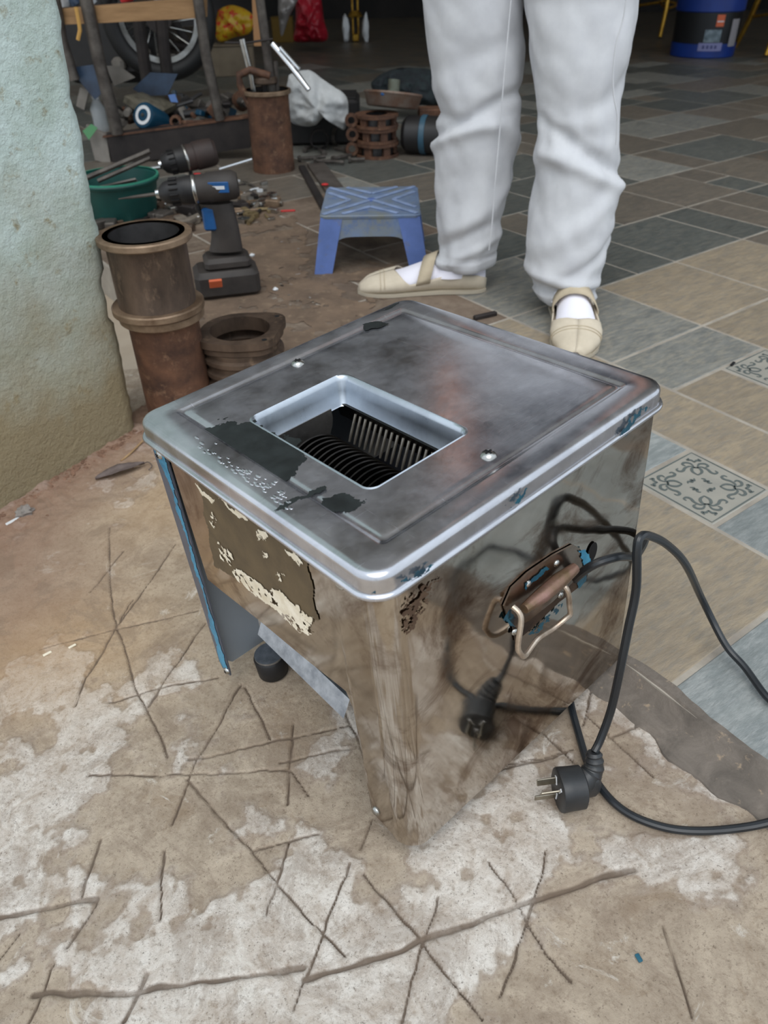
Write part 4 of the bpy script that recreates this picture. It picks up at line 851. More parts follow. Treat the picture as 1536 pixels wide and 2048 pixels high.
MB().loft([[tuple(p) for p in rrect(-tw_ - e, tw_ + e, -tdp - e, tdp + e, .012, z)] for z, e in ((HS - .006, .001), (HS - .001, .002), (HS + .001, 0))]).build('top', STOOLT, stool, ang=30)
for (x0, y0, x1, y1) in [(-tw_ + .006, -tdp + .006, tw_ - .006, tdp - .006), (-tw_ + .006, tdp - .006, tw_ - .006, -tdp + .006), (-.06, -tdp + .008, .0, -.055), (.06, -tdp + .008, .0, -.055), (-.06, tdp - .008, 0, .055), (.06, tdp - .008, 0, .055), (-tw_ + .008, -.065, -.05, 0), (-tw_ + .008, .065, -.05, 0), (tw_ - .008, -.065, .05, 0), (tw_ - .008, .065, .05, 0)]:
    a = Vector((x0, y0, 0)); b_ = Vector((x1, y1, 0)); d_ = b_ - a; m_ = MB(); m_.box((0, 0, 0), (d_.length, .0100, .0035), Matrix.Translation(((a + b_) / 2) + Vector((0, 0, HS + .0025))) @ Matrix.Rotation(math.atan2(d_.y, d_.x), 4, 'Z'), .0012); m_.build('rib', STOOLR, stool, flat=True)
MB().lathe([(.0001, HS + .0048), (.008, HS + .0048), (.011, HS + .003), (.011, HS + .001)], 20).build('boss', STOOLB, stool)

mpoly = [tuple(P(u, v)[:2]) for u, v in ((430, 470), (520, 400), (600, 440), (625, 560), (720, 520), (860, 540), (730, 620), (800, 640), (700, 700), (420, 800), (390, 640))]
mf = ragged(mpoly, .004, 0, lambda a, b_, h: (a, b_, .0009 + .0012 * noise.noise(Vector((a * 30, b_ * 30, 0)))), .03, 14, 77, holes=.40).build('mud_film', mat('dried_mud', (122, 102, 84), (98, 82, 68), .9, 0, 16, .002, 60, c3=(142, 122, 100), c3thr=(.55, .75)), None, ang=80); mf['kind'] = 'stuff'; tag(mf, 'dried brown mud smeared over the tiles around the stool', 'mud')
# ================================================================ RUSTY PARTS
def gpx(u, v, dz=0): return G(u, v, dz)
def liner(nm, lab, base, r, h, flanges, M_, lipw=.012, grp=None, bore=IRONDK, flm=IRONLT):
    t_ = thing(nm, lab, 'cylinder', base, None, grp)
    ri = r - .008
    MB().lathe([(ri, 0), (r, 0), (r, h * .08), (r * .985, h * .1), (r * .985, h * .9), (r, h * .92), (r, h), (ri, h)], 48).build('barrel', M_, t_)
    MB().lathe([(ri - .0004, h - .001), (ri - .0004, .002)], 48).build('bore', bore, t_)
    for z, w_, th in flanges: MB().lathe([(ri, z), (r + w_ - .002, z), (r + w_, z + .002), (r + w_, z + th - .002), (r + w_ - .002, z + th), (ri, z + th)], 56).build('flange', flm, t_)
    return t_
lb = G(352, 838); lz = lb.z
rad_ = .055
zc = CAM.z - lz
tl_ = liner('cylinder_liner', 'tall rusty cylinder liner standing beside the limewashed pier, carrying another', (lb.x + .013, lb.y, lz), .056, .200, [(.186, .010, .014)], RUSTY, grp=None)
liner('cylinder_liner', 'brown cylinder liner with a wide bright rim, stacked on top by the pier', (lb.x + .011, lb.y - .002, lz + .2005), .060, .118, [(.107, .010, .011), (0.0, .011, .012)], IRONBR)
rb_ = G(500, 802)
def ring_thing(z, i):
    t_ = thing('cast_ring', ['lowest brown iron ring of the short stack behind the slicer', 'second brown iron ring from the bottom of the short stack', 'third brown iron ring from the bottom of the short stack', 'fourth brown iron ring from the bottom of the short stack', 'brown iron ring right under the topmost flange'][i], 'ring', (rb_.x, rb_.y, z), None, None)
    MB().lathe([(.050, 0), (.066, 0), (.070, .004), (.070, .011), (.063, .014), (.063, .022), (.050, .022)], 48).build('rim', IRONBR, t_)
    return t_
for i in range(5): ring_thing(rb_.z + .0225 * i, i)
ft = thing('flange', 'rusty flange with a wide round hole and two bolt ears, topmost of the short stack', 'flange', (rb_.x, rb_.y, rb_.z + .1127), (0, 0, math.radians(40)))
n_ = 64; outl = []
for k in range(n_):
    a = 2 * math.pi * k / n_; r_ = .066 + .020 * max(0, math.cos(a)) ** 10 + .010 * max(0, math.cos(a + 1.5)) ** 14 + .010 * max(0, math.cos(a - 3.1)) ** 14; outl.append((r_ * math.cos(a), r_ * math.sin(a)))
inn = [(.050 * math.cos(2 * math.pi * k / n_), .050 * math.sin(2 * math.pi * k / n_)) for k in range(n_)]
MB().loft([[(x, y, z) for x, y in P_] for P_, z in ((inn, 0), ([(x * .93, y * .93) for x, y in outl], 0), ([(x * .93, y * .93) for x, y in outl], .008), (outl, .012), (outl, .024), (inn, .024), (inn, 0))], False).build('plate', IRONBR, ft, ang=40)
for a, r_ in ((0, .075), (-1.5, .067)): MB().lathe([(.0001, .0243), (.0045, .0243)], 16, Matrix.Translation((r_ * math.cos(a), r_ * math.sin(a), 0))).build('bolt_hole', BLACK, ft, flat=True)
# tall rust cylinder at the back with shafts standing in it
cb = P(545, 348); cbx = Vector((cb.x, cb.y + .06, 0))
c2 = liner('cylinder_liner', 'tall orange-rusted cylinder liner on the tiles, full of old shafts', cbx, .068, .235, [(.222, .008, .013)], RUSTY)
def rod(nm, lab, cat, pts, r, m, n=12, ends=None, grp=None):
    o = Vector(pts[0]); t_ = MB().tube([Vector(p) for p in pts], r, n).build(nm, m, None, loc=o, origin=o); tag(t_, lab, cat, grp); return t_
rod('steel_shaft', 'grey steel tube rising from the rusted cylinder to the top of the picture', 'tube', [(cbx.x + .02, cbx.y, .14), PY(528, 60, cbx.y - .01), PY(512, -60, cbx.y - .02)], .014, RODM)
rod('chrome_tube', 'short bright chrome tube standing in the rusted cylinder', 'tube', [(cbx.x - .035, cbx.y - .01, .13), PY(502, 150, cbx.y - .02), PY(484, 78, cbx.y - .02)], .0095, STEEL_BR)
rod('iron_bracket', 'rusty iron bracket sticking out of the cylinder at its left', 'bracket', [(cbx.x - .03, cbx.y - .02, .13), PY(480, 170, cbx.y - .03), PY(478, 150, cbx.y - .03), PY(500, 140, cbx.y - .03), PY(540, 152, cbx.y - .03)], .011, RUSTY)
t_ = thing('gear_carrier', 'brown iron carrier standing in the mouth of the rusted cylinder', 'part', (cbx.x, cbx.y, .15))
MB().box((.004, .012, .05), (.04, .04, .12), None, .006).build('block', ANGLE, t_); MB().lathe([(.012, .10), (.035, .10), (.038, .104), (.038, .116), (.035, .12), (.012, .12)], 24).build('collar', IRONBR, t_)
MB().tube([(.03, 0, .0), (.035, 0, .16)], .008, 10).build('pin', RODM, t_)
t_ = thing('lug_wrench', 'bright chrome angled socket wrench leaning out over the white sack', 'wrench', PY(545, 88, cbx.y - .03))
o_ = t_.location
MB().tube([Vector((0, 0, 0)), PY(580, 130, cbx.y - .05) - o_, PY(618, 180, cbx.y - .08) - o_], [.010, .010, .007], 12).build('shaft', CHROME, t_)
MB().tube([PY(560, 95, cbx.y - .05) - o_, PY(598, 138, cbx.y - .07) - o_], .006, 10).build('sleeve', CHROME, t_)
MB().tube([PY(450, 85, cbx.y - .02) - o_, PY(490, 86, cbx.y - .02) - o_, PY(545, 78, cbx.y - .03) - o_], .003, 8).build('cross_rod', ANGLE, t_)

# white sack over a black crate
kb = P(640, 300); 
t_ = thing('tool_case', 'black case under the white sack, right of the rusted cylinder', 'case', (kb.x + .01, kb.y + .17, 0)); MB().box((0, 0, .075), (.27, .2, .15), None, .012).build('shell', DARKPL, t_); MB().box((0, 0, .152), (.25, .18, .006), None, .002).build('lid_panel', DARKPL, t_)
Yc = kb.y + .05
def sack(nm, lab, cat, outline, Y, depth, m, seed, puff=.5, yoff=0):
    n_ = 46; o = PY(sum(p[0] for p in outline) / len(outline), max(p[1] for p in outline), Y); mb = MB()
    us = [p[0] for p in outline]; vs_ = [p[1] for p in outline]; c_ = (sum(us) / len(us), sum(vs_) / len(vs_)); ol = spline([(a, b_, 0) for a, b_ in outline + outline[:1]], 8)[:-1]
    N = len(ol); rings = []
    for ly in range(33):
        a = -math.pi / 2 + math.pi * ly / 32; rr = max(.04, math.cos(a)); ring = []
        for q in ol:
            u = c_[0] + (q.x - c_[0]) * rr; v = c_[1] + (q.y - c_[1]) * rr; w3 = PY(u, v, Y)
            nz_ = noise.noise(Vector((w3.x * 9, w3.z * 9, seed))) * .45 + noise.noise(Vector((w3.x * 26, w3.z * 20, seed + 3))) * .40 + noise.noise(Vector((w3.x * 60, w3.z * 50, seed + 5))) * .14 + (abs(noise.noise(Vector((w3.x * 14 + w3.z * 9, w3.z * 22, seed + 7)))) - .2) * .3
            w3.y = Y + depth * (math.sin(a) * .5) * (1 + .25 * nz_) - depth * nz_ * .32 * (1 if a < 0 else -.2); w3.z = max(w3.z, .002)
            ring.append(tuple(w3))
        rings.append(ring)
    mb.loft(rings); ob = mb.build(nm, m, None, loc=o, origin=o, ang=180); tag(ob, lab, cat); return ob
sack('cloth_sack', 'crumpled white woven sack draped beside the rusted cylinder', 'sack', [(578, 150), (600, 140), (622, 142), (650, 162), (690, 190), (697, 222), (692, 254), (684, 258), (668, 240), (650, 232), (630, 250), (605, 252), (580, 240), (570, 200)], kb.y - .03, .16, CLOTHW, 3)
sack('fabric_bag', 'black printed cloth bag lying on the tiles left of the trousers', 'bag', [(742, 165), (760, 150), (790, 138), (830, 136), (870, 142), (900, 170), (905, 205), (880, 212), (830, 206), (800, 196), (765, 186), (745, 178)], 3.55, .22, FABR, 9)
# stack of rusty pump housings
hb = P(755, 322); hx = Vector((hb.x, hb.y + .085, 0))
HN = [('lowest slotted rusty housing of the stack behind the stool', 0, .075, .045, RUSTY), ('middle slotted rusty housing of the stack behind the stool', .046, .072, .045, RUSTY), ('upper brown rusty housing with an open neck, on the slotted stack', .092, .074, .040, RUSTY)]
for lab, z0, r_, h_, m_ in HN:
    t_ = thing('pump_housing', lab, 'housing', (hx.x, hx.y, z0)); 
    MB().lathe([(r_ * .5, 0), (r_, 0), (r_, .009), (r_ * .94, .010)], 36).build('flange', m_, t_); MB().lathe([(r_ * .94, h_ - .010), (r_, h_ - .009), (r_, h_), (r_ * .5, h_)], 36).build('flange', m_, t_)
    MB().lathe([(r_ * .72, .006), (r_ * .72, h_ - .006)], 30).build('core', IRONDK, t_)
    for k in range(6): a = k * math.pi / 3 + z0 * 20; MB().box((r_ * .82, 0, h_ / 2), (r_ * .2, r_ * .35, h_ - .016), Matrix.Rotation(a, 4, 'Z'), .002).build('post', m_, t_, flat=True)
    MB().lathe([(.012, -.006), (.022, -.006), (.022, .006), (.012, .006), (.012, -.006)], 20, Matrix.Translation((-r_ - .012, -.02, h_ * .6)) @ Matrix.Rotation(math.pi / 2, 4, 'X')).build('eye_lug', m_, t_)
t_ = thing('pulley_housing', 'grey and rust pulley housing with a blue mark and a stub shaft, on top', 'housing', (hx.x + .055, hx.y + .07, .138), (math.radians(-10), math.radians(6), 0))
MB().lathe([(.03, 0), (.085, 0), (.09, .006), (.098, .035), (.102, .040), (.100, .046), (.088, .046), (.080, .036), (.03, .034)], 40).build('dish', mat('grey_rust_mix', (128, 116, 106), (112, 84, 68), .6, .4, 20, .0005, 90), t_)
MB().lathe([(.0001, .085), (.020, .085), (.020, .03)], 20).build('stub_shaft', mat('green_grey_iron', (110, 118, 106), (92, 90, 76), .6, .3, 30), t_); MB().box((-.03, -.085, .036), (.030, .014, .014), None, .004).build('blue_mark', BLUEP, t_, flat=True)
t_ = thing('motor_body', 'dark round motor body lying beside the rusty housings', 'motor', (hx.x + .175, hx.y + .0, .062)); K = Matrix.Rotation(math.pi / 2, 4, 'Y') @ Matrix.Rotation(.3, 4, 'X')
MB().lathe([(.0001, -.085), (.045, -.085), (.058, -.07), (.060, .07), (.045, .085), (.0001, .085)], 32, K).build('casing', DARKPL, t_); MB().lathe([(.0605, -.02), (.0625, -.018), (.0625, -.002), (.0605, 0)], 32, K).build('band', mat('blue_grey_band', (54, 86, 104), None, .4), t_)
t_ = thing('plank', 'rusty brown block behind the pulley housing', 'block', (hx.x + .22, hx.y + .17, 0)); MB().box((0, 0, .06), (.14, .08, .12), None, .004).build('body', RUSTY, t_, flat=True)
# small ironmongery between the cylinder and the housings
def bolt(u, v, ln, az, lab, m=RODM, r=.006, grp=None):
    b0 = P(u, v, r * 1.6); t_ = thing('bolt', lab, 'bolt', (b0.x, b0.y, r * 1.75), (0, 0, az), grp)
    MB().tube([(0, 0, 0), (ln, 0, 0)], r, 10).build('shank', m, t_); MB().lathe([(.0001, -.006), (r * 1.75, -.006), (r * 1.75, .003), (.0001, .003)], 6, Matrix.Rotation(math.pi / 2, 4, 'Y')).build('head', m, t_, flat=True)
for u, v, ln, az in ((600, 318, .09, .3), (648, 306, .06, 1.9), (632, 322, .10, -.3), (668, 318, .08, .8), (690, 300, .05, 2.4), (610, 300, .06, 1.2), (700, 320, .05, .1)): bolt(u, v, ln, az, 'old grey bolt in the loose ironmongery between rusted cylinder and slotted housings', grp='bolts right of the rusted cylinder')
for i, (u, v, rr_) in enumerate(((640, 300, .035), (672, 292, .03), (700, 285, .032))):
    q = P(u, v, 0); t_ = thing('ring_spanner', ['leftmost open iron ring standing under the white sack', 'middle open iron ring standing under the white sack', 'right open iron ring beside the slotted housings'][i], 'ring', (q.x, q.y, rr_), (math.pi / 2, 0, .3 + i))
    MB().lathe([(rr_ - .006, -.006), (rr_, -.006), (rr_, .006), (rr_ - .006, .006), (rr_ - .006, -.006)], 28).build('hoop', [ANGLE, RODM, RODM][i], t_)
# long bars behind the stool
def bar(u0, v0, u1, v1, w_, h_, lab, m, nm='steel_bar', z=0, grp=None):
    a, b_ = P(u0, v0, z), P(u1, v1, z); d_ = b_ - a; t_ = MB().box((0, 0, h_ / 2), (d_.length, w_, h_), None, min(w_, h_) * .15).build(nm, m, None, loc=((a + b_) / 2), rot=(0, 0, math.atan2(d_.y, d_.x)), flat=True); tag(t_, lab, 'bar', grp); return t_
bar(604, 338, 655, 432, .022, .012, 'dark flat iron bar lying behind the stool, left of the pair', ANGLE)
bar(632, 332, 690, 412, .060, .010, 'grey flat steel bar with a red spot behind the stool', mat('grey_bar', (112, 104, 98), (88, 80, 74), .5, .5, 20))
q = P(650, 371, .0105); tag(MB().ell((0, 0, .003), (.022, .018, .007)).build('tail_lamp', REDP, None, loc=q), 'tiny red plastic piece on the grey bar behind the stool', 'scrap')
q = P(576, 423, .0005); tag(MB().box((0, 0, .002), (.04, .008, .004), None, .001).build('plastic_strip', REDP, None, loc=q, rot=(0, 0, .1), flat=True), 'thin red plastic strip on the muddy tiles', 'scrap')
bar(948, 640, 992, 630, .010, .008, 'short dark iron stick beside the slicer lid and right shoe', ANGLE, 'iron_stick')
q = P(1302, 733, .0005); tag(MB().box((0, 0, .0015), (.016, .005, .002), None, .0006).build('dark_chip', BLACK, None, loc=P(1465, 729, .0006), rot=(0, 0, .9), flat=True), 'small black chip on the grout line at the right', 'scrap')

# ================================================================ CORDLESS DRILLS
def drill(lab, base, px, Y, main, accent, hammer=False):
    """px maps named points from the photo onto the vertical plane y=Y"""
    o = Vector(base); t_ = thing('cordless_drill', lab, 'drill', o); W_ = {k: PY(u, v, Y + dy) - o for k, (u, v, dy) in px.items()}
    ax = (W_['nose'] - W_['tail']); L = ax.length; M4 = axisM(W_['tail'], ax); r = (W_['t'] - W_['b']).length / 2
    MB().lathe([(.0001, 0), (r * .75, .0), (r * .95, L * .05), (r, L * .15), (r, L * .36), (r * .93, L * .38), (r * .93, L * .50)], 28, M4).build('motor_housing', main, t_)
    MB().lathe([(r * .95, L * .50), (r * 1.0, L * .515), (r * 1.0, L * .53), (r * .93, L * .545)], 28, M4).build('collar', STEEL_BR, t_)
    MB().lathe([(r * .93, L * .545), (r * .96, L * .56), (r * .9, L * .70), (r * .82, L * .72), (r * .82, L * .82), (r * .68, L * .90), (r * .35, L * .96), (.0001, L * .96)], 28, M4).build('chuck', DARKPL, t_)
    for k in range(14): a = 2 * math.pi * k / 14; MB().box((r * .86 * math.cos(a), r * .86 * math.sin(a), L * .77), (.003, .003, L * .10), M4).build('grip_ridge', DARKPL, t_, flat=True)
    MB().lathe([(r * .36, L * .94), (r * .30, L * 1.0), (.0001, L * 1.0)], 14, M4).build('jaw', CHROME, t_)
    if 'bit' in W_: MB().tube([W_['nose'], W_['nose'].lerp(W_['bit'], .6), W_['bit']], [.0035, .0028, .001], 8).build('drill_bit', RODM, t_)
    h0, h1 = W_['h0'], W_['h1']; hm = h0.lerp(h1, .5) + Vector((.006, 0, 0))
    rings = []
    for k in range(9):
        p = h0.lerp(h1, k / 8) + Vector((.008 * math.sin(math.pi * k / 8), 0, 0)); rx = .029 + .006 * (1 - math.sin(math.pi * k / 8)); ry = .018
        rings.append([(p.x + rx * math.cos(2 * math.pi * i / 20), p.y + ry * math.sin(2 * math.pi * i / 20), p.z) for i in range(20)])
    MB().loft(rings).build('handle', main, t_)
    MB().box(tuple(h0.lerp(h1, .30) + Vector((-.016, -.014, 0))), (.026, .010, .045), None, .004).build('grip_inlay', accent, t_)
    MB().tube([h0 + Vector((-.034, 0, .012)), h0 + Vector((-.036, 0, -.012)), h0 + Vector((-.026, 0, -.026))], .006, 8).build('trigger', DARKPL, t_)
    return t_, W_, M4, r, L
# standing drill with its battery
bb_ = P(455, 596); Yd = bb_.y + .04
dr, Wd, M4, r_, L_ = drill('cordless drill with blue grip and orange battery mark, standing upright behind the ring stack', (bb_.x, Yd, 0), {'nose': (312, 388, -.02), 'tail': (476, 368, .0), 't': (400, 342, 0), 'b': (404, 402, 0), 'bit': (237, 398, -.03), 'h0': (430, 405, 0), 'h1': (452, 500, 0)}, Yd, DRILLG, BLUEP)
bp_ = MB(); Kb = Matrix.Rotation(math.radians(14), 4, 'Z')
def bring(x0, x1, y0, y1, z): return [(x0, y0, z), (x1, y0, z), (x1, y1, z), (x0, y1, z)]
MB().box((-.004, .0, .028), (.134, .094, .056), Kb, .010).build('battery', DRILLG, dr)
MB().box((.002, .004, .066), (.096, .074, .026), Kb, .008).build('battery_shoe', DRILLG, dr)
MB().box((-.030, -.036, .068), (.026, .006, .020), Kb @ Matrix.Rotation(.5, 4, 'X'), .001).build('battery_mark', ORANGE, dr, flat=True)
q = PY(437, 375, Yd - r_ - .002) - dr.location
MB().box(tuple(q), (.040, .004, .020), None, .001).build('name_plate', BLUEP, dr, flat=True); MB().box(tuple(q + Vector((0, -.0022, 0))), (.024, .001, .006), None).build('name_print', WHITEP, dr, flat=True)
# second, older drill lying behind it
Y2 = 2.42
d2_, W2_, _, _, _ = drill('dusty older drill with red back end lying behind the standing drill', (PY(400, 350, Y2).x, Y2, 0), {'nose': (318, 330, -.02), 'tail': (432, 302, .03), 't': (390, 288, 0), 'b': (394, 345, 0), 'h0': (405, 350, 0), 'h1': (418, 380, 0)}, Y2, mat('brown_dusty_housing', (62, 48, 44), (44, 36, 34), .6, 0, 14), REDP)

# ================================================================ GREEN BASIN, PLIERS, SCRAP
gb_ = P(245, 455); gY = gb_.y + .10
ga, gc = PY(150, 355, gY), PY(310, 345, gY); gr = (gc - ga).length / 2; gcx = (ga.x + gc.x) / 2
t_ = thing('green_basin', 'dark green plastic basin behind the limewashed pier, holding sheets', 'basin', (gcx, gY, 0)); hh = ga.z
MB().lathe([(.0001, .004), (gr * .78, .004), (gr * .97, hh - .004), (gr * 1.04, hh), (gr * 1.06, hh - .004), (gr * 1.04, hh - .010), (gr * .99, hh - .008), (gr * .82, 0), (.0001, 0)], 48).build('tub', GREENP, t_)
MB().lathe([(gr * 1.045, hh - .001), (gr * 1.045, hh + .003), (gr * 1.0, hh + .003)], 48).build('rim', mat('pale_green_rim', (52, 140, 116), None, .5), t_)
sA = thing('pale_sheet', 'pale grey sheet leaning in the green basin', 'sheet', (gcx, gY, .05)); MB().box((0, 0, .0), (gr * 1.3, .004, .16), Matrix.Rotation(.9, 4, 'X') @ Matrix.Rotation(.2, 4, 'Z')).build('panel', GREYBOARD, sA, flat=True)
for lab, a, b_, r_ in (('upper long flat iron jaw lying across the green basin', (300, 302), (168, 358), .007), ('lower long flat iron jaw lying across the green basin', (300, 316), (196, 362), .006)):
    p0, p1 = PY(a[0], a[1], gY - .04), PY(b_[0], b_[1], gY - .08); rod('flat_iron', lab, 'iron', [p0, p1], r_, RODM, 6)
for i, (u0, v0, u1, v1, r_, lab, m_) in enumerate(((225, 348, 322, 334, .006, 'thin chrome extension bar left of the drills', STEEL_BR), (245, 356, 315, 352, .008, 'dull steel spindle lying under the older drill', RODM), (440, 338, 505, 318, .0045, 'bright chrome rod left of the rusted cylinder', CHROME), (300, 438, 372, 412, .012, 'dark rubber-covered lever lying under the drill chuck', DRILLG), (290, 432, 350, 418, .006, 'grey iron rod lying behind the tall liner', RODM))):
    Yq = 2.38 if i != 3 else 2.2; rod('iron_rod', lab, 'rod', [PY(u0, v0, Yq), PY(u1, v1, Yq - .02)], r_, m_, 10)
def scraps(n_, box, lab, nm, mats, grp, smin=.008, smax=.022, onto=P, cat='scrap'):
    for k in range(n_):
        u = random.uniform(box[0], box[2]); v = random.uniform(box[1], box[3]); q = onto(u, v, 0); s_ = random.uniform(smin, smax); kind = random.random(); m_ = MB()
        if kind < .4: m_.box((0, 0, s_ * .22), (s_, s_ * .5, s_ * .44), None, s_ * .05)
        elif kind < .75: m_.tube([(-s_, 0, s_ * .2), (0, s_ * .15, s_ * .25), (s_ * 1.2, 0, s_ * .18)], s_ * .18, 7)
        else: m_.lathe([(s_ * .25, 0), (s_ * .5, 0), (s_ * .5, s_ * .3), (s_ * .25, s_ * .3), (s_ * .25, 0)], 6)
        mm_ = random.choice(mats); wd_ = {'tarnished_brass': 'brassy', 'old_grey_pipe': 'dull grey', 'dusty_grey_bit': 'dusty grey', 'machined_flange': 'pale brown', 'bright_steel': 'bright steel', 'dark_angle_iron': 'dark iron', 'oily_brown_iron': 'oily brown', 'white_plastic': 'white', 'grey_stone': 'stony grey'}.get(mm_.name, 'small')
        tag(m_.build(nm, mm_, None, loc=q, rot=(0, 0, random.uniform(0, 6.28)), flat=True), wd_ + ' ' + ('block' if kind < .4 else 'rod' if kind < .75 else 'nut') + ' ' + lab, cat, grp + ', ' + wd_ + (' blocks' if kind < .4 else ' rods' if kind < .75 else ' nuts'))
TARN = mat('tarnished_brass', (150, 132, 96), (112, 96, 70), .5, .5, 50); DUSTY = mat('dusty_grey_bit', (120, 110, 98), (88, 80, 72), .8, 0, 50)
scraps(46, (478, 392, 548, 445), 'in the scrap heap right of the standing drill', 'metal_scrap', [TARN, RODM, DUSTY, IRONLT, STEEL_BR, ANGLE], 'scrap heap by the drill', .016, .044)
scraps(12, (476, 355, 540, 400), 'on the tiles below the rusted cylinder', 'metal_scrap', [STEEL_BR, ANGLE, RODM, WHITEP], 'fittings below the rusted cylinder', .010, .024)
scraps(56, (205, 395, 395, 470), 'on the littered floor between green basin and drill', 'metal_scrap', [DUSTY, RODM, ANGLE, IRONBR, STEEL_BR], 'scrap between basin and drill', .02, .06)
scraps(14, (560, 440, 620, 620), 'of crumb size on the muddy tiles left of the stool', 'grit', [DUSTY, ANGLE, STONE], 'crumbs on the muddy tiles', .003, .007, cat='crumb')
for u, v, lab in ((551, 582, 'small white pebble on the muddy tiles near the flange'), (505, 514, 'small yellow-white chip beside the drill battery'), (1268, 1402, None)):
    if lab: tag(MB().ell((0, 0, .004), (.012, .009, .008), None, 9, 6, .6, u).build('pebble', WHITEP, None, loc=P(u, v, 0)), lab, 'pebble')

# ================================================================ RACK
YR = 2.86
def rp(u, v, dy=0): return PY(u, v, YR + dy)
rack = thing('storage_rack', 'old iron angle rack with a wooden beam across it, behind the pier', 'rack', rp(360, 318))
ro = rack.location.copy()
def rr(*a): return rp(*a) - ro
def slab(name, c4, dy, th, m, lab=None):
    a = [rp(u, v, dy) - ro for u, v in c4]; b_ = [p + Vector((0, th, 0)) for p in a]; n_ = len(a)
    return MB().add([tuple(p) for p in a + b_], [tuple(range(n_)), tuple(range(2 * n_ - 1, n_ - 1, -1))] + [(i, i + n_, (i + 1) % n_ + n_, (i + 1) % n_) for i in range(n_)]).build(name, m, rack, flat=True, label=lab)
slab('bottom_rail', [(212, 268), (500, 234), (500, 296), (225, 330)], -.03, .03, ANGLE, 'dark iron bottom rail')
slab('rail_lip', [(205, 272), (500, 232), (500, 236), (205, 276)], -.034, .06, RUSTY)
slab('side_plate', [(172, 250), (212, 270), (222, 330), (190, 320)], -.02, .02, GREYBOARD)
slab('wooden_beam', [(118, 18), (408, -6), (408, 36), (118, 50)], -.02, .06, WOOD, 'pale wooden cross beam')
for k, (pts, r_) in enumerate(((((168, -20), (200, 130), (236, 268)), .021), (((105, -20), (122, 80), (148, 160)), .020), (((392, -30), (412, 110), (440, 240)), .017))):
    MB().tube([rr(u, v, -.03) for u, v in pts], r_, 12).build('post', RODM, rack)
for pts in (((272, 0), (285, 100), (300, 200)), ((322, 30), (328, 100), (335, 150))): MB().tube([rr(u, v, .35) for u, v in pts], .022, 10).build('rear_post', ANGLE, rack)
tray = MB().box((0, 0, 0), (1.0, .5, .006), Matrix.Translation(rp(350, 300) - ro + Vector((0, .27, -.04)))).build('tray', ANGLE, rack, flat=True)
t_ = MB().tube([rp(152, 14, -.06), rp(158, 45, -.06), rp(160, 60, -.06), rp(156, 80, -.06)], .006, 6).build('strap', YELSTR); oq = rp(152, 14, -.06); t_.data.transform(Matrix.Translation(-oq)); t_.location = oq; tag(t_, 'yellow strap end hanging over the wooden beam', 'strap')
def board(nm, lab, cat, c4, dy0, dys, th, m):
    a = [rp(u, v, dy0 + d_) for (u, v), d_ in zip(c4, dys)]; o = sum(a, Vector()) / len(a); n_v = (a[1] - a[0]).cross(a[2] - a[0]).normalized() * th; n_ = len(a); b_ = [p + n_v for p in a]
    ob = MB().add([tuple(p - o) for p in a + b_], [tuple(range(n_)), tuple(range(2 * n_ - 1, n_ - 1, -1))] + [(i, i + n_, (i + 1) % n_ + n_, (i + 1) % n_) for i in range(n_)]).build(nm, m, None, loc=o, flat=True); tag(ob, lab, cat); return ob
board('sheet', 'slate blue sheet leaning behind the front rack post', 'sheet', [(142, 135), (200, 128), (215, 175), (190, 200), (165, 170)], 0, (0, 0, .0, 0, 0), .004, SLATEB)
board('board', 'pale triangular board standing behind the front rack post', 'board', [(212, 132), (238, 132), (270, 155), (228, 172)], .10, (0, 0, 0, 0), .006, GREYBOARD)
board('controller_board', 'old dusty controller board lying on the rack tray', 'circuit board', [(248, 192), (300, 180), (355, 208), (305, 232)], .05, (0, .16, .14, 0), .02, PCB)
board('panel', 'dark teal panel leaning behind the controller board', 'panel', [(265, 178), (300, 145), (355, 148), (335, 190), (290, 192)], .16, (0, 0, 0, 0, 0), .006, SLATEB)
board('tag_card', 'small green card hanging at the left end of the tray', 'card', [(165, 262), (182, 248), (195, 256), (178, 280)], -.05, (0, 0, 0, 0), .003, GREENL)
board('card', 'small light blue card on the controller board', 'card', [(336, 190), (350, 188), (356, 205), (342, 204)], .08, (0, 0, 0, 0), .003, mat('light_blue_card', (96, 130, 188), None, .6))
board('book', 'tan book standing at the left in the rack', 'book', [(160, 175), (178, 180), (168, 220), (152, 212)], .02, (0, 0, 0, 0), .02, GREYBOARD)
o = rp(286, 230, .01); t_ = thing('teal_motor', 'small dark teal motor with a round white face mark on the tray', 'motor', o); K = Matrix.Rotation(math.radians(-62), 4, 'X') @ Matrix.Rotation(math.radians(-24), 4, 'Y')
K = axisM((0, 0, 0), (-.35, -.80, .45))
MB().lathe([(.0001, .0), (.040, .0), (.044, -.008), (.044, -.09), (.0001, -.09)], 28, K).build('casing', TEALB, t_)
MB().lathe([(.020, .0008), (.031, .0008)], 28, K).build('face_ring', WHITEP, t_, flat=True); MB().lathe([(.0001, .004), (.006, .004), (.006, 0)], 14, K).build('shaft_end', STEEL_BR, t_)
t_ = thing('clear_bottle', 'clear crumpled plastic bottle behind the foot of the front rack post', 'bottle', rp(205, 262, .06)); MB().lathe([(.0001, 0), (.024, 0), (.026, .01), (.024, .04), (.026, .07), (.012, .095), (.010, .11)], 18).build('flask', CLEAR, t_); MB().lathe([(.0115, .10), (.0115, .115), (.0001, .115)], 14).build('cap', WHITEP, t_)
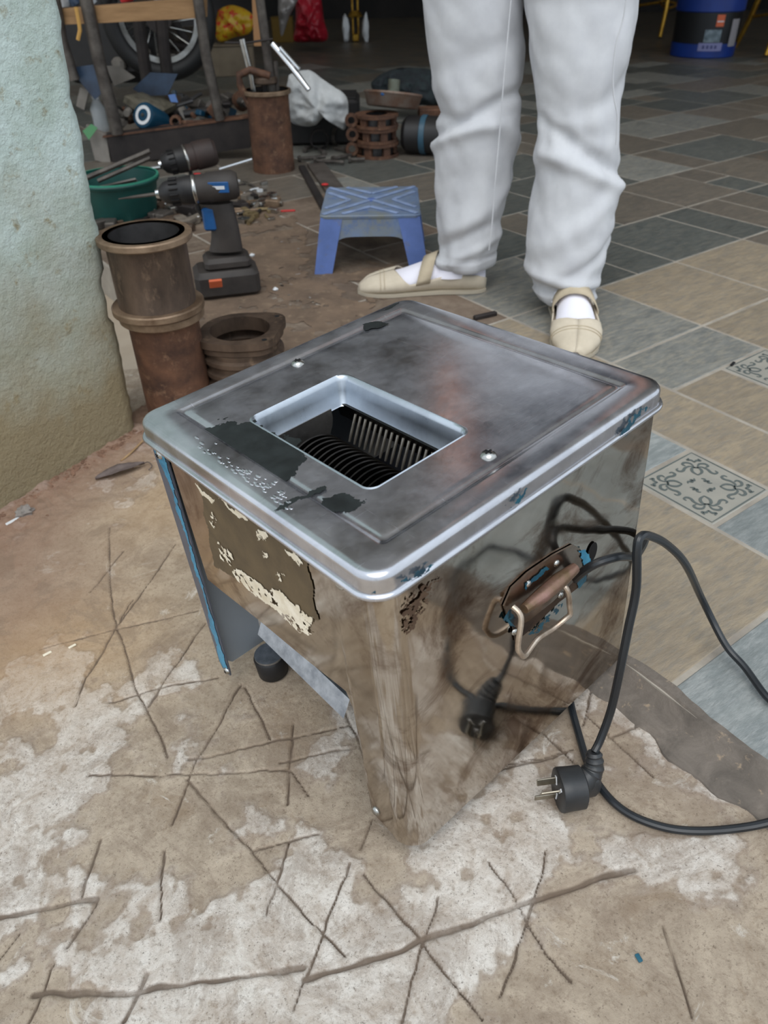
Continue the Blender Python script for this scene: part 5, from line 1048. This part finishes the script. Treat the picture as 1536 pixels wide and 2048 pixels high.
o = rp(352, 243, -.0); t_ = thing('pipe_clamp', 'rusty iron ring clamp with a long stem on the tray edge', 'clamp', o, (math.pi / 2, .0, 0)); MB().lathe([(.012, -.01), (.020, -.01), (.020, .01), (.012, .01), (.012, -.01)], 20).build('ring', RUSTY, t_); MB().box((.055, -.002, 0), (.08, .010, .010), None, .002).build('stem', RUSTY, t_)
PM = [(ANGLE, 'dark iron'), (RODM, 'dull grey'), (DARKPL, 'black plastic'), (IRONDK, 'steel grey'), (TEALB, 'teal'), (RUSTY, 'rusty'), (GREYBOARD, 'pale'), (IRONBR, 'oily brown')]
for k in range(64):
    u = random.uniform(225, 490); v = random.uniform(196, 236) if u > 340 else random.uniform(218, 240); o = rp(u, v, random.uniform(.02, .40)); o.z = max(o.z, rp(300, 262).z); s_ = random.uniform(.025, .060); m_ = MB(); sh_k = k % 3
    (m_.box((0, 0, 0), (s_, s_ * .7, s_ * .6), Matrix.Rotation(random.random(), 4, 'X'), .003) if sh_k == 0 else m_.tube([(-s_, 0, 0), (s_, 0, .01)], s_ * .22, 10) if sh_k == 1 else m_.lathe([(s_ * .3, -s_ * .2), (s_ * .6, -s_ * .2), (s_ * .6, s_ * .2), (s_ * .3, s_ * .2), (s_ * .3, -s_ * .2)], 18, Matrix.Rotation(1.1, 4, 'X')))
    mm_, wd_ = random.choice(PM); wh = ('block', 'rod', 'collar')[sh_k]; side_ = 'left' if u < 330 else 'right' if u > 420 else 'middle'
    tag(m_.build('machine_part', mm_, None, loc=o, rot=(0, 0, random.uniform(0, 3))), '%s %s lying on the %s of the rack tray' % (wd_, wh, side_), 'part', '%s %ss on the %s of the tray' % (wd_, wh, side_))
for k in range(9):
    u = 128 + 30 * k + random.uniform(-5, 5); o = rp(u, 14 - (u - 118) * .08, .08); m_ = MB().lathe([(.0001, 0), (.015, 0), (.0165, .01), (.015, .05), (.008, .07), (.0001, .07)], 14)
    tag(m_.build('bottle', [WHITEP, SLATEB, CLEAR, DARKPL, REDP, CARD, WHITEP, BLUEP, DARKPL][k], None, loc=o, rot=(random.uniform(-.6, .6), random.uniform(-1, 1), 0)), 'small container lying on top of the wooden beam shelf', 'container', 'containers above the wooden beam')
board('plank', 'dark plank carrying the containers above the beam', 'plank', [(110, 16), (410, -8), (410, -2), (110, 22)], .03, (0, 0, .0, 0), .01, ANGLE)
# motorcycle wheel behind the rack
Yw = 3.55; wc = PY(318, 35, Yw); wr = (PY(430, 35, Yw) - wc).length
moto = thing('motorcycle', 'black motorcycle standing behind the rack, rear wheel and dark underside showing', 'motorcycle', Vector((PY(225, 60, Yw + .32).x, Yw + .32, 0)))
t_ = MB().lathe([(wr - .085, -.02), (wr - .068, -.025), (wr - .066, .025), (wr - .085, .02)], 48).build('wheel', STEEL_BR, moto, loc=wc - moto.location, rot=(math.pi / 2, 0, .15))
MB().loft([[((wr - .035 + .035 * math.cos(b_)) * math.cos(2 * math.pi * k / 56), (wr - .035 + .035 * math.cos(b_)) * math.sin(2 * math.pi * k / 56), .042 * math.sin(b_)) for k in range(56)] for b_ in [2 * math.pi * i / 14 for i in range(15)]], False).build('tyre', TYRE, t_)
MB().lathe([(.0001, -.04), (.05, -.04), (.05, .04), (.0001, .04)], 24).build('hub', ANGLE, t_)
for k in range(18): a = 2 * math.pi * k / 18; MB().tube([(.05 * math.cos(a), .05 * math.sin(a), .02 * (-1) ** k), ((wr - .08) * math.cos(a + .3), (wr - .08) * math.sin(a + .3), 0)], .0016, 5).build('spoke', STEEL_BR, t_)
MB().box((0, 0, .42), (.50, .22, .60), None, .05).build('engine', DARKPL, moto); MB().tube([(0, 0, .3), (.35, -.10, .25), (wc.x - moto.location.x, -.12, wc.z)], .02, 10).build('swing_arm', ANGLE, moto)
for k in range(5): MB().box((.12, -.08, .30 + .035 * k), (.16, .12, .010), None, .002).build('fin', DARKPL, moto, flat=True)
t_ = moto
for k, (u, v) in enumerate(((268, 108), (288, 108), (325, 120), (345, 122), (238, 128))):
    MB().box(tuple(PY(u, v, Yw + .18) - t_.location), (.05, .06, .05), None, .012).build('fitting', GREYBOARD, t_, label='pale grey cover')  # separate pale fittings, merely parented to the motorcycle
# ================================================================ FAR BACK
def farpt(u, v): return P(u, v, 0)
sack('snack_bag', 'yellow and red printed bag above the carton, beside the tan board', 'bag', [(436, 20), (460, 10), (490, 18), (508, 36), (500, 66), (470, 75), (440, 84), (430, 60)], farpt(470, 150).y, .10, YEL, 21)
board('tan_plank', 'tan upright board right of the yellow bag', 'board', [(503, -20), (522, -20), (530, 92), (508, 92)], 1.2, (0, 0, 0, 0), .02, TANB)
q = farpt(470, 150); t_ = thing('carton', 'flattened grey-brown carton on the floor left of the chrome tube', 'carton', (q.x, q.y, 0)); MB().box((0, 0, .075), (.24, .15, .15), Matrix.Rotation(.1, 4, 'Z'), .004).build('box_body', CARD, t_, flat=True); MB().box((0, -.005, .1525), (.245, .16, .004), Matrix.Rotation(.1, 4, 'Z')).build('flap', CARD, t_, flat=True)
sack('red_bag', 'shiny red plastic bag on the floor at the back', 'bag', [(590, -20), (635, -20), (648, 40), (655, 78), (620, 84), (588, 80), (592, 40)], 6.2, .25, RED, 31)
sack('silver_bag', 'silver-grey folded film beside the red bag', 'film', [(556, -20), (602, -20), (580, 30), (564, 72), (558, 40)], 5.6, .10, mat('silver_film', (176, 170, 168), (140, 136, 134), .3, .4, 20), 33)
q = farpt(568, 84); t_ = thing('yellow_box', 'dull yellow box edge behind the silver film', 'box', (q.x, q.y, 0)); MB().box((0, 0, .08), (.16, .1, .16), None, .004).build('box_body', mat('dull_yellow', (110, 84, 20), None, .7), t_, flat=True); MB().box((0, 0, .162), (.165, .105, .006)).build('lid_panel', mat('dull_yellow', (110, 84, 20)), t_, flat=True)
q = farpt(712, 84); t_ = thing('gold_stand', 'small golden stand with two white tied bags at the back', 'stand', (q.x, q.y, 0))
MB().box((0, 0, .03), (.05, .05, .05), None, .006).build('base', GOLD, t_); MB().lathe([(.05, .16), (.055, .17), (.03, .20), (.0001, .20)], 16).build('bowl', GOLD, t_)
for s_ in (-1, 1): MB().tube([(.02 * s_, 0, .05), (.02 * s_, 0, .6)], .008, 8).build('rod', GOLD, t_)
for s_ in (-1, 1): MB().ell((.075 * s_, -.02, .085), (.05, .06, .17), None, 14, 9, .5, 4 + s_).build('white_bag', WHITEP, t_)
MB().box((0, .30, .25), (.01, .01, .5)).build('rear_rod', BLACK, t_, flat=True)
q = farpt(1425, 118); t_ = thing('paint_drum', 'large dark blue paint drum at the top right', 'drum', (q.x, q.y + .20, 0)); dr_ = .20
MB().lathe([(.0001, 0), (dr_ * .92, 0), (dr_ * .95, .005), (dr_ * .96, .075)], 40).build('base_band', BLUED, t_); MB().lathe([(dr_ * .95, .075), (dr_ * .97, .235)], 40).build('print_band', mat('drum_black_print', (18, 20, 24), None, .4), t_); MB().lathe([(dr_ * .97, .235), (dr_ * 1.0, .24), (dr_ * 1.0, .45), (dr_ * .95, .46), (.0001, .46)], 40).build('upper_band', BLUED, t_)
def dpatch(nm, a0, a1, z0, z1, m, r_=None):
    r_ = r_ or dr_ * .972; n_ = 8; MB().loft([[(r_ * math.cos(a0 + (a1 - a0) * k / n_), r_ * math.sin(a0 + (a1 - a0) * k / n_), z) for k in range(n_ + 1)] for z in (z0, z1)], False, False).build(nm, m, t_, flat=False)
A = -math.pi / 2
dpatch('orange_square', A - .10, A + .14, .165, .225, ORANGE); dpatch('white_line', A - .08, A + .12, .188, .194, WHITEP, dr_ * .976); dpatch('silver_print', A - .38, A + .12, .085, .150, mat('silver_print', (128, 142, 150), (70, 84, 92), .4, .3, 30)); dpatch('grey_print', A + .45, A + .80, .06, .20, mat('grey_print', (150, 146, 150), None, .5)); 
dpatch('lilac_label', A - .50, A + .22, .040, .082, LILAC, dr_ * .975)
for k in range(4): dpatch('lettering', A - .38 + .12 * k, A - .31 + .12 * k, .052, .070, mat('tub_lettering', (70, 74, 120)), dr_ * .982)
sack('orange_packet', 'orange and white printed packet left of the blue drum', 'packet', [(1380, 5), (1408, 12), (1402, 42), (1378, 66), (1382, 40)], 5.5, .05, mat('orange_packet_film', (206, 120, 40), (190, 84, 30), .4, 0, 10, c3=(210, 206, 200), c3thr=(.62, .66)), 41)
def gold_chair(x, y, rz, lab):
    t_ = thing('gold_chair', lab, 'chair', (x, y, 0), (0, 0, rz)); 
    for sx_ in (-1, 1):
        for sy_ in (-1, 1): MB().tube([(.24 * sx_, .24 * sy_, .012), (.20 * sx_, .20 * sy_, .18), (.18 * sx_, .17 * sy_, .32), (.17 * sx_, .16 * sy_, .42)], [.014, .016, .018, .016], 12).build('leg', GOLD, t_); 
    for a, b_ in (((-.2, -.2), (.2, -.2)), ((-.2, .2), (.2, .2)), ((-.2, -.2), (-.2, .2)), ((.2, -.2), (.2, .2))): MB().tube([(a[0], a[1], .18), ((a[0] + b_[0]) / 2 * .6, (a[1] + b_[1]) / 2 * .6, .21), (b_[0], b_[1], .18)], .009, 8).build('stretcher', GOLD, t_)
    MB().lathe([(.0001, .42), (.22, .42), (.23, .44), (.20, .47), (.0001, .48)], 30).build('seat', RED, t_); MB().tube(spline([(-.18, .2, .42), (-.2, .24, .75), (0, .26, .95), (.2, .24, .75), (.18, .2, .42)], 6), .014, 10).build('backrest', GOLD, t_)
q = P(1518, 115); gold_chair(q.x + .27, q.y + .22, .0, 'gold-painted chair at the right edge beside the blue drum')
q = P(1335, 78); gold_chair(q.x + .1, q.y + .3, .3, 'gold-painted chair left behind the blue drum')
q = P(1290, 70); gold_chair(q.x - .28, q.y + .9, .1, 'gold-painted chair behind the right trouser leg')

# ================================================================ AT THE FOOT OF THE PIER
q = G(52, 1030); t_ = MB().ell((0, 0, .006), (.028, .020, .016), None, 12, 8, .8, 5).build('stone', STONE, None, loc=q, flat=True); tag(t_, 'grey broken stone at the foot of the pier', 'stone')
q = G(28, 1046); t_ = MB().box((0, 0, .003), (.024, .007, .004), None, .001).build('white_chip', WHITEP, None, loc=q, rot=(.1, 0, .9), flat=True); tag(t_, 'flat white chip in front of the grey stone', 'chip')
a, b_, c_ = G(192, 962, .004), G(240, 942, .008), G(290, 930, .004); mb = MB(); rings = []
for k in range(15):
    t = k / 14; p = a.lerp(b_, t * 2) if t < .5 else b_.lerp(c_, t * 2 - 1); w2 = .010 * math.sin(math.pi * min(1, t * 1.02 + .01)) ** .7 + .0006; d_ = Vector((-.5, .85, 0)); rings.append([tuple(p + d_ * (w2 * s_ * (1 + .2 * noise.noise(Vector((k * .7, s_, 0))))) + Vector((0, 0, .004 * abs(s_) + .002 + .002 * noise.noise(Vector((k * .5, s_ * 2, 1)))))) for s_ in (-1, -.5, 0, .5, 1)])
mb.loft(rings, False, False); t_ = mb.build('dry_leaf', LEAFM, None, loc=a, origin=a, ang=60); tag(t_, 'curled grey dry leaf lying along the foot of the pier', 'leaf'); so_ = t_.modifiers.new('thick', 'SOLIDIFY'); so_.thickness = .0012
t_ = MB().tube(spline([G(286, 928, .005), G(296, 924, .007), G(304, 932, .006), G(297, 940, .004)], 4), .0009, 6); 
t_ = t_.build('leaf_stalk', LEAFM, None, loc=G(286, 928, .0), origin=G(286, 928, .0)); tag(t_, 'thin forked stalk at the right tip of the leaf', 'stalk')
t_ = MB().tube(spline([G(242, 922, .004), G(262, 905, .006), G(285, 882, .008)], 4), .0017, 7).build('twig', TWIG, None, loc=G(242, 922), origin=G(242, 922)); tag(t_, 'pale straight twig leaning at the pier foot beside the slicer', 'twig')
mb = MB()
for k in range(900):
    t = random.random(); e = wa.lerp(wb, t * 1.15 - .1); off = abs(random.gauss(0, .028)) + .002; s_ = random.uniform(.0012, .0055) * (1.4 if off < .02 else .8)
    x, y = e.x - wnorm.x * off, e.y - wnorm.y * off; mb.ell((x, y, gplane(x, y) + .004 * max(0, 1 - off / .05) + s_ * .2), (s_ * 1.3, s_, s_ * .9), Matrix.Identity(4), 6, 4, .9, k)
t_ = mb.build('dirt_crumbs', mat('dirt_crumbs', (142, 110, 90), (108, 82, 66), .95, 0, 60, c3=(190, 176, 160), c3thr=(.66, .7)), None, loc=wa, origin=wa, flat=True); t_['kind'] = 'stuff'; tag(t_, 'loose brown dirt crumbs along the foot of the pier', 'dirt')
for u, v, s_, lab in ((95, 1308, .010, 'small white paint flake on the left of the concrete'), (145, 1293, .009, 'white curled flake on the concrete near the long crack')):
    q = G(u, v, .0015); tag(MB().box((0, 0, .0006), (s_, s_ * .35, .0012), None, .0003).build('paint_flake', PAPER, None, loc=q, rot=(0, 0, .7), flat=True), lab, 'flake')
q = G(1277, 1917, .0012); tag(MB().box((0, 0, .001), (.006, .0035, .002), None, .0004).build('teal_chip', TEAL, None, loc=q, rot=(0, 0, 1.9), flat=True), 'tiny teal chip on the front right of the concrete', 'chip')
